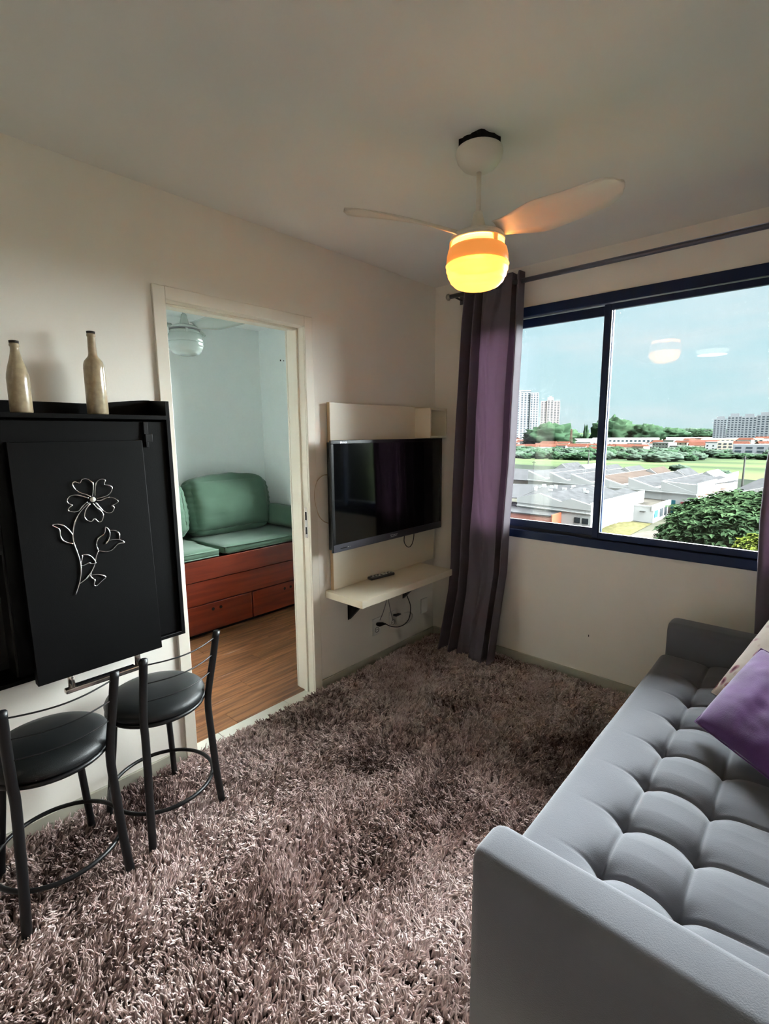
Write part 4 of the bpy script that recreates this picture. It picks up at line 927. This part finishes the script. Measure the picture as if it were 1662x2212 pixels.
wr_ = thing('gabled_warehouse', 'white gabled warehouse with grey roof beyond the big tree', 'building', (-8, 180, G))
obj('wall', MB().prism([(-17.0, 153), (4, 148), (8, 205), (-15, 208)], 'z', G, G+6), E_WH, wr_)
obj('front_gable', MB().add([(-17, 152.9, G+5.8), (4, 147.9, G+5.8), (-3, 149.5, G+8.6), (-9, 151, G+8.3), (-17, 153.4, G+5.8), (4, 148.4, G+5.8), (-3, 150, G+8.6), (-9, 151.5, G+8.3)], [(0, 1, 2, 3), (7, 6, 5, 4), (0, 3, 7, 4), (3, 2, 6, 7), (2, 1, 5, 6)]), E_WH, wr_)
obj('roof', roofpoly([(-17.2, 153.4, G+6), (-6, 150.6, G+8.6), (-4, 207, G+9), (-15.2, 208, G+6)]), E_RF, wr_); obj('roof', roofpoly([(-6, 150.6, G+8.6), (4.2, 148, G+6), (8.2, 205, G+6), (-4, 207, G+9)]), E_RF, wr_)
o2 = thing('orange_house', 'small orange house with blue shuttered window beside the big tree', 'building', (-22, 142, G))
foot = [(-25.2, 137.5), (-19.0, 136.2), (-17.5, 152), (-23.5, 154)]
obj('wall', MB().prism(foot, 'z', G, G+3.5), E_OR, o2)
obj('roof', roofpoly([(-25.5, 137.0, G+3.6), (-18.8, 135.8, G+3.6), (-17.3, 152.3, G+4.2), (-23.8, 154.3, G+4.2)]), E_RF, o2)
wd = obj('window', on_wall((-25.2, 137.5), (-19.0, 136.2), .30, .62, .9, 2.5), E_BLU, o2); obj('sill', on_wall((-25.2, 137.5), (-19.0, 136.2), .28, .52, .7, .85, .25), E_WH, o2)
obj('chimney_cap', B(-22.5, -21.5, 149, 150, G+4, G+5), E_OR2, o2)
# poles
def pole(label, x_, y_, h_, r_):
    t_ = thing('utility_pole', label, 'pole', (x_, y_, G)); obj('shaft', MB().tube([(0, 0, 0), (0, 0, h_)], [r_, r_*.6], 8), E_POLE, t_, local=True); obj('crossarm', B(-.9, .9, -.1, .1, h_-.8, h_-.6), E_POLE, t_, local=True)
pole('pale concrete pole behind the factory roofs, left pane', -76, 217, 14.5, .35)
pole('pale concrete pole at right, between factory and gabled warehouse', -19.6, 205, 13.5, .4)
pole('thin pale pole in green field at far left', -100, 215, 9, .22)
tw = thing('radio_mast', 'red and white lattice mast in front of round dark tree', 'mast', (-250, 640, G))
mb = MB()
for sx_, sy_ in ((-1, -1), (1, -1), (1, 1), (-1, 1)): mb.tube([(-250+sx_*1.6, 640+sy_*1.6, G), (-250+sx_*.6, 640+sy_*.6, G+26)], .28, 5)
for k in range(10):
    s_ = 1.6-k*.1; z_ = G+k*2.6; mb.tube([(-250-s_, 640-s_, z_), (-250+s_, 640-s_, z_+2.6)], .2, 4); mb.box(-250-s_, -250+s_, 640-s_-.15, 640-s_+.15, z_, z_+.3)
obj('lattice', mb, mat('mast_paint', (208, 150, 140), .7), tw)
# foreground trees
def leafy(label, c, rx, ry, rz, nl, m, m_in, size, seed, trunk=6):
    r_ = np.random.default_rng(seed); t_ = thing('tree', label, 'tree', (c[0], c[1], G))
    core = MB().grid(lambda u, v: (c[0]+rx*.86*math.cos(2*PI*u)*math.sin(PI*v), c[1]+ry*.86*math.sin(2*PI*u)*math.sin(PI*v), c[2]+rz*.80*math.cos(PI*v)), 24, 14)
    obj('inner_crown', core, m_in, t_, smooth=True)
    vs = []; fs = []
    for i in range(nl):
        u = r_.uniform(0, 2*PI); cv = r_.uniform(-.35, 1); sv = math.sqrt(1-cv*cv)
        k = 1+.10*noise.noise(Vector((math.cos(u)*sv*2.5+seed, math.sin(u)*sv*2.5, cv*2.5)))+.05*r_.normal()
        layer = .035*math.sin(cv*26+3*math.sin(u*5)); k += layer
        p_ = Vector((c[0]+rx*k*math.cos(u)*sv, c[1]+ry*k*math.sin(u)*sv, c[2]+rz*k*cv))
        out_ = Vector((math.cos(u)*sv, math.sin(u)*sv, .25+max(0, cv))).normalized()
        nrm = (out_*.5+Vector((r_.normal()*.25, r_.normal()*.25, 1))).normalized()
        a = nrm.orthogonal().normalized(); a.rotate(Matrix.Rotation(r_.uniform(0, 6.3), 3, nrm)); b_ = nrm.cross(a); s1 = size*r_.uniform(.6, 1.4); s2 = s1*.45; o_ = len(vs)
        vs += [tuple(p_-a*s1), tuple(p_-b_*s2+nrm*s1*.12), tuple(p_+a*s1-nrm*s1*.2), tuple(p_+b_*s2+nrm*s1*.12)]; fs.append((o_, o_+1, o_+2, o_+3))
    obj('foliage', MB().add(vs, fs), m, t_, kind='stuff')
    obj('trunk', MB().tube([(c[0], c[1], G), (c[0]+.3, c[1], c[2]-rz*.2)], [.6, .4], 10), BARK, t_, smooth=True)
    mb_ = MB()
    for i in range(5):
        a = i*1.3+seed; mb_.tube([(c[0]+.3, c[1], c[2]-rz*.6), (c[0]+rx*.5*math.cos(a), c[1]+ry*.5*math.sin(a), c[2]), (c[0]+rx*.9*math.cos(a), c[1]+ry*.9*math.sin(a), c[2]+rz*.15)], [.3, .2, .08], 6)
    obj('branch', mb_, BARK, t_, smooth=True)
leafy('huge spreading dark green tree filling the lower right pane', (-4.6, 84.5, G+6.6), 11.2, 11.5, 6.0, 26000, T2, T1, .55, 3)
leafy('bright yellow-green tree in front of the huge dark tree', (-3.3, 70, G+7.6), 2.3, 2.3, 2.0, 3500, T3, T2, .42, 9)
# blobby distant trees: one mesh per kind, copied
def blob(seed, lumps=1.0):
    def fn(u, v):
        d = Vector((math.cos(2*PI*u)*math.sin(PI*v), math.sin(2*PI*u)*math.sin(PI*v), math.cos(PI*v)))
        k = 1+.30*noise.noise(d*1.8+Vector((seed*7, 0, 0)))+.30*noise.noise(d*4.5+Vector((seed, 3, 0)))+.20*noise.noise(d*10)
        return (d.x*k, d.y*k, .55+d.z*k*.62)
    return MB().grid(fn, 36, 22)
blobs = []
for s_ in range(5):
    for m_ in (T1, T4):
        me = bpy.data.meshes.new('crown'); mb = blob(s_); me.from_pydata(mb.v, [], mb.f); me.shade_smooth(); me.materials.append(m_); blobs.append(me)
tm = bpy.data.meshes.new('trunk'); mb = MB().tube([(0, 0, -.3), (0, 0, .4)], .06, 6); tm.from_pydata(mb.v, [], mb.f); tm.materials.append(BARK)
def far_tree(x_, y_, r_, h_, label, group, k):
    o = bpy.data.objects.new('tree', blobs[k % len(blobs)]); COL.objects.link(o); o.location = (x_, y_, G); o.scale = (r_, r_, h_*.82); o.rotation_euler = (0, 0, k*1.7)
    return tag(o, label, 'tree', group)
def polar(az, d): a = math.radians(az); return 2.1+d*math.sin(a), -2.9+d*math.cos(a)
placed = []
def spaced(x_, y_, r_, f_=.8):
    for a, b_, c_ in placed:
        if math.hypot(a-x_, b_-y_) < (c_+r_)*f_: return False
    placed.append((x_, y_, r_)); return True
for i in range(900):
    az = -29+26*((i*.618) % 1); d = 430+190*((i*.377) % 1)
    if az > -9 and d < 470: continue
    r_ = random.uniform(4.5, 10); x_, y_ = polar(az, d)
    if spaced(x_, y_, r_): far_tree(x_, y_, r_, random.uniform(4, 7.5), 'round bushy tree in the belt between green field and houses', 'trees in the belt beyond the field', i)
    if len(placed) > 150: break
placed = []
for i in range(900):
    az = -29+27*((i*.618+.2) % 1); d = 1250+1300*((i*.377) % 1); hh_ = (8, 20) if az < -18.6 else (16, 34)
    r_ = random.uniform(18, 40); x_, y_ = polar(az, d)
    if spaced(x_, y_, r_, .7): far_tree(x_, y_, r_, random.uniform(*hh_), 'distant tree in the wooded skyline', 'trees along the skyline', i+3)
    if len(placed) > 110: break
x_, y_ = polar(-23.4, 760); far_tree(x_, y_, 36, 34, 'very large round dark tree below the two towers', None, 0)
x_, y_ = polar(-17.4, 1000); far_tree(x_, y_, 34, 47, 'tallest dark tree of the skyline just right of window mullion', None, 2)
x_, y_ = polar(-14.2, 990); far_tree(x_, y_, 26, 36, 'second tall tree on the skyline at middle of right pane', None, 4)
x_, y_ = polar(-19.95, 900); cp = far_tree(x_, y_, 4, 34, 'single narrow conifer standing above the skyline, left pane', None, 6)
for (az, d, r_) in ((-11.2, 330, 4.5), (-7.6, 300, 3.8), (-13.1, 420, 9)):
    x_, y_ = polar(az, d); far_tree(x_, y_, r_, r_*.75, 'low dark bush standing alone in the green field', 'lone bushes in the field', int(r_*3))
# houses
def house(x_, y_, w_, d_, h_, rz_, wm, rm, label, group, flat=False):
    t_ = thing('house', label, 'house', (x_, y_, G), rz_, group)
    obj('wall', B(-w_/2, w_/2, -d_/2, d_/2, 0, h_), wm, t_, local=True)
    if flat: obj('roof', B(-w_/2-.3, w_/2+.3, -d_/2-.3, d_/2+.3, h_, h_+.5), rm, t_, local=True)
    else: obj('roof', MB().add([(-w_/2-.6, -d_/2-.6, h_), (w_/2+.6, -d_/2-.6, h_), (w_/2+.6, d_/2+.6, h_), (-w_/2-.6, d_/2+.6, h_), (-w_/2, 0, h_+w_*.16), (w_/2, 0, h_+w_*.16)], [(0, 1, 5, 4), (2, 3, 4, 5), (0, 4, 3), (1, 2, 5), (0, 3, 2, 1)]), rm, t_, local=True)
    mb_ = MB()
    for i in range(max(2, int(w_/4))):
        xx = -w_/2+1.2+i*(w_-2.4)/max(1, int(w_/4)-1 or 1)*.9
        for fz in range(max(1, int(h_/3))): mb_.box(xx, xx+1.3, -d_/2-.08, -d_/2+.1, 1+fz*3, 2.3+fz*3)
    obj('window', mb_, E_WIN, t_, local=True)
    return t_
pal = [(E_WH, E_TL, 'white-walled house with red tiled roof in the distant suburb', 'white red-roofed suburb houses', False),
       (E_CR, E_TL, 'cream-walled house with red tiled roof in the distant suburb', 'cream red-roofed suburb houses', False),
       (E_OR2, E_RF, 'salmon-walled flat-topped house in the distant suburb', 'salmon suburb houses', True),
       (E_WH, E_RFW, 'all-white flat-topped house in the distant suburb', 'white flat suburb houses', True)]
for i in range(120):
    az = -29+26.5*((i*.618+.37) % 1); d = 575+520*((i*.754) % 1); x_, y_ = polar(az, d); q = pal[[0, 1, 0, 2, 3, 1, 0, 3][i % 8]]
    house(x_, y_, random.uniform(11, 22), random.uniform(8, 14), random.uniform(4.5, 9)+(3 if az > -15 and i % 3 == 0 else 0), random.uniform(-.5, .5)-math.radians(az)*0, q[0], q[1], q[2], q[3], q[4])
def slab(name, label, az, d, w_, dp, h_, wm, rows, cols_, cat='building', group=None, steps=None):
    x_, y_ = polar(az, d); t_ = thing(name, label, cat, (x_, y_, G), -math.radians(az)*1.0, group)
    t_.rotation_euler = (0, 0, -math.radians(az))
    secs = steps or [(-.5, .5, 0, 1.0)]
    mb_ = MB()
    for a, b_, off, hh in secs: mb_.box(a*w_, b_*w_, -dp/2+off, dp/2+off, 0, h_*hh)
    obj('wall', mb_, wm, t_, local=True)
    for a, b_, off, hh in secs:
        n_ = max(1, round(cols_*(b_-a)))
        for c_ in range(n_):
            m2 = MB(); xx = a*w_+(c_+.22)*(b_-a)*w_/n_; ww_ = (b_-a)*w_/n_*.56
            nr = int(rows*hh)
            for r__ in range(nr):
                z_ = 1.5+r__*(h_*hh-2)/nr; m2.box(xx, xx+ww_, -dp/2+off-.25, -dp/2+off+.1, z_, z_+(h_*hh-2)/nr*.5)
            obj('window_column', m2, E_WIN2, t_, local=True)
    return t_
E_WIN2 = mat('bluish_glazing', (128, 150, 166), .3)
E_TW1 = mat('white_tower_render', (228, 234, 240), .8); E_TW2 = mat('pinkish_tower_render', (224, 208, 204), .8, var=.04); E_TW3 = mat('grey_block_render', (192, 196, 202), .8)
t1 = slab('tower_block', 'tall white and blue-grey tower block at the left of the skyline', -26.4, 1100, 58, 24, 106, E_TW1, 30, 9, steps=[(-.5, -.28, 3, .985), (-.28, -.12, -2, 1.0), (-.12, .22, 3, .985), (.22, .5, -1, .97)])
obj('roof_house', MB().box(-10, 14, -6, 6, 106, 109).box(-22, -12, -6, 6, 106, 108.5), E_TW3, t1, local=True)
t2 = slab('tower_block', 'pinkish cream tower block just right of the white tower', -23.65, 1100, 37, 22, 88, E_TW2, 26, 6, steps=[(-.5, -.18, 1, .97), (-.18, .18, -1, 1.0), (.18, .5, 1, .97)])
obj('roof_house', MB().box(-6, 6, -5, 5, 88, 93).box(-2.5, 2.5, -3, 3, 93, 96), E_TW2, t2, local=True)
for i, (az, w_, h_) in enumerate(((-8.15, 18, 42), (-7.05, 19, 46), (-5.95, 20, 45), (-4.75, 22, 47), (-3.6, 20, 44))):
    a_ = slab('apartment_slab', 'grey-white mid-rise apartment slab in the cluster at right of skyline', az, 1000, w_, 16, h_, E_TW3, 12, 4, group='mid-rise slabs at right of skyline')
    obj('roof_house', B(-w_*.3, w_*.3, -5, 5, h_, h_+4), E_TW3, a_, local=True)
slab('white_factory', 'long low white industrial building below the skyline trees', -16.2, 860, 92, 30, 13, E_WH, 2, 16)
slab('white_factory', 'shorter white industrial building left of window mullion', -20.3, 820, 52, 24, 12, E_WH, 1, 8)
slab('white_factory', 'white sheds partly behind trees left of the apartment cluster', -10.6, 900, 60, 26, 13, E_WH, 1, 8)
slab('long_apartment', 'long beige low block below the apartment cluster', -6.9, 780, 58, 18, 13, E_CR, 3, 12)
slab('office_block', 'pale three-storey block with dark window bands at far right', -5.3, 520, 30, 14, 11, E_TW3, 3, 4)
slab('yellow_apartment', 'yellowish four-storey building near right curtain', -7.6, 560, 12, 12, 13, E_CR, 4, 3)
slab('salmon_factory', 'wide salmon-walled building in the middle of the suburb', -9.3, 700, 30, 16, 12, E_OR2, 2, 6)
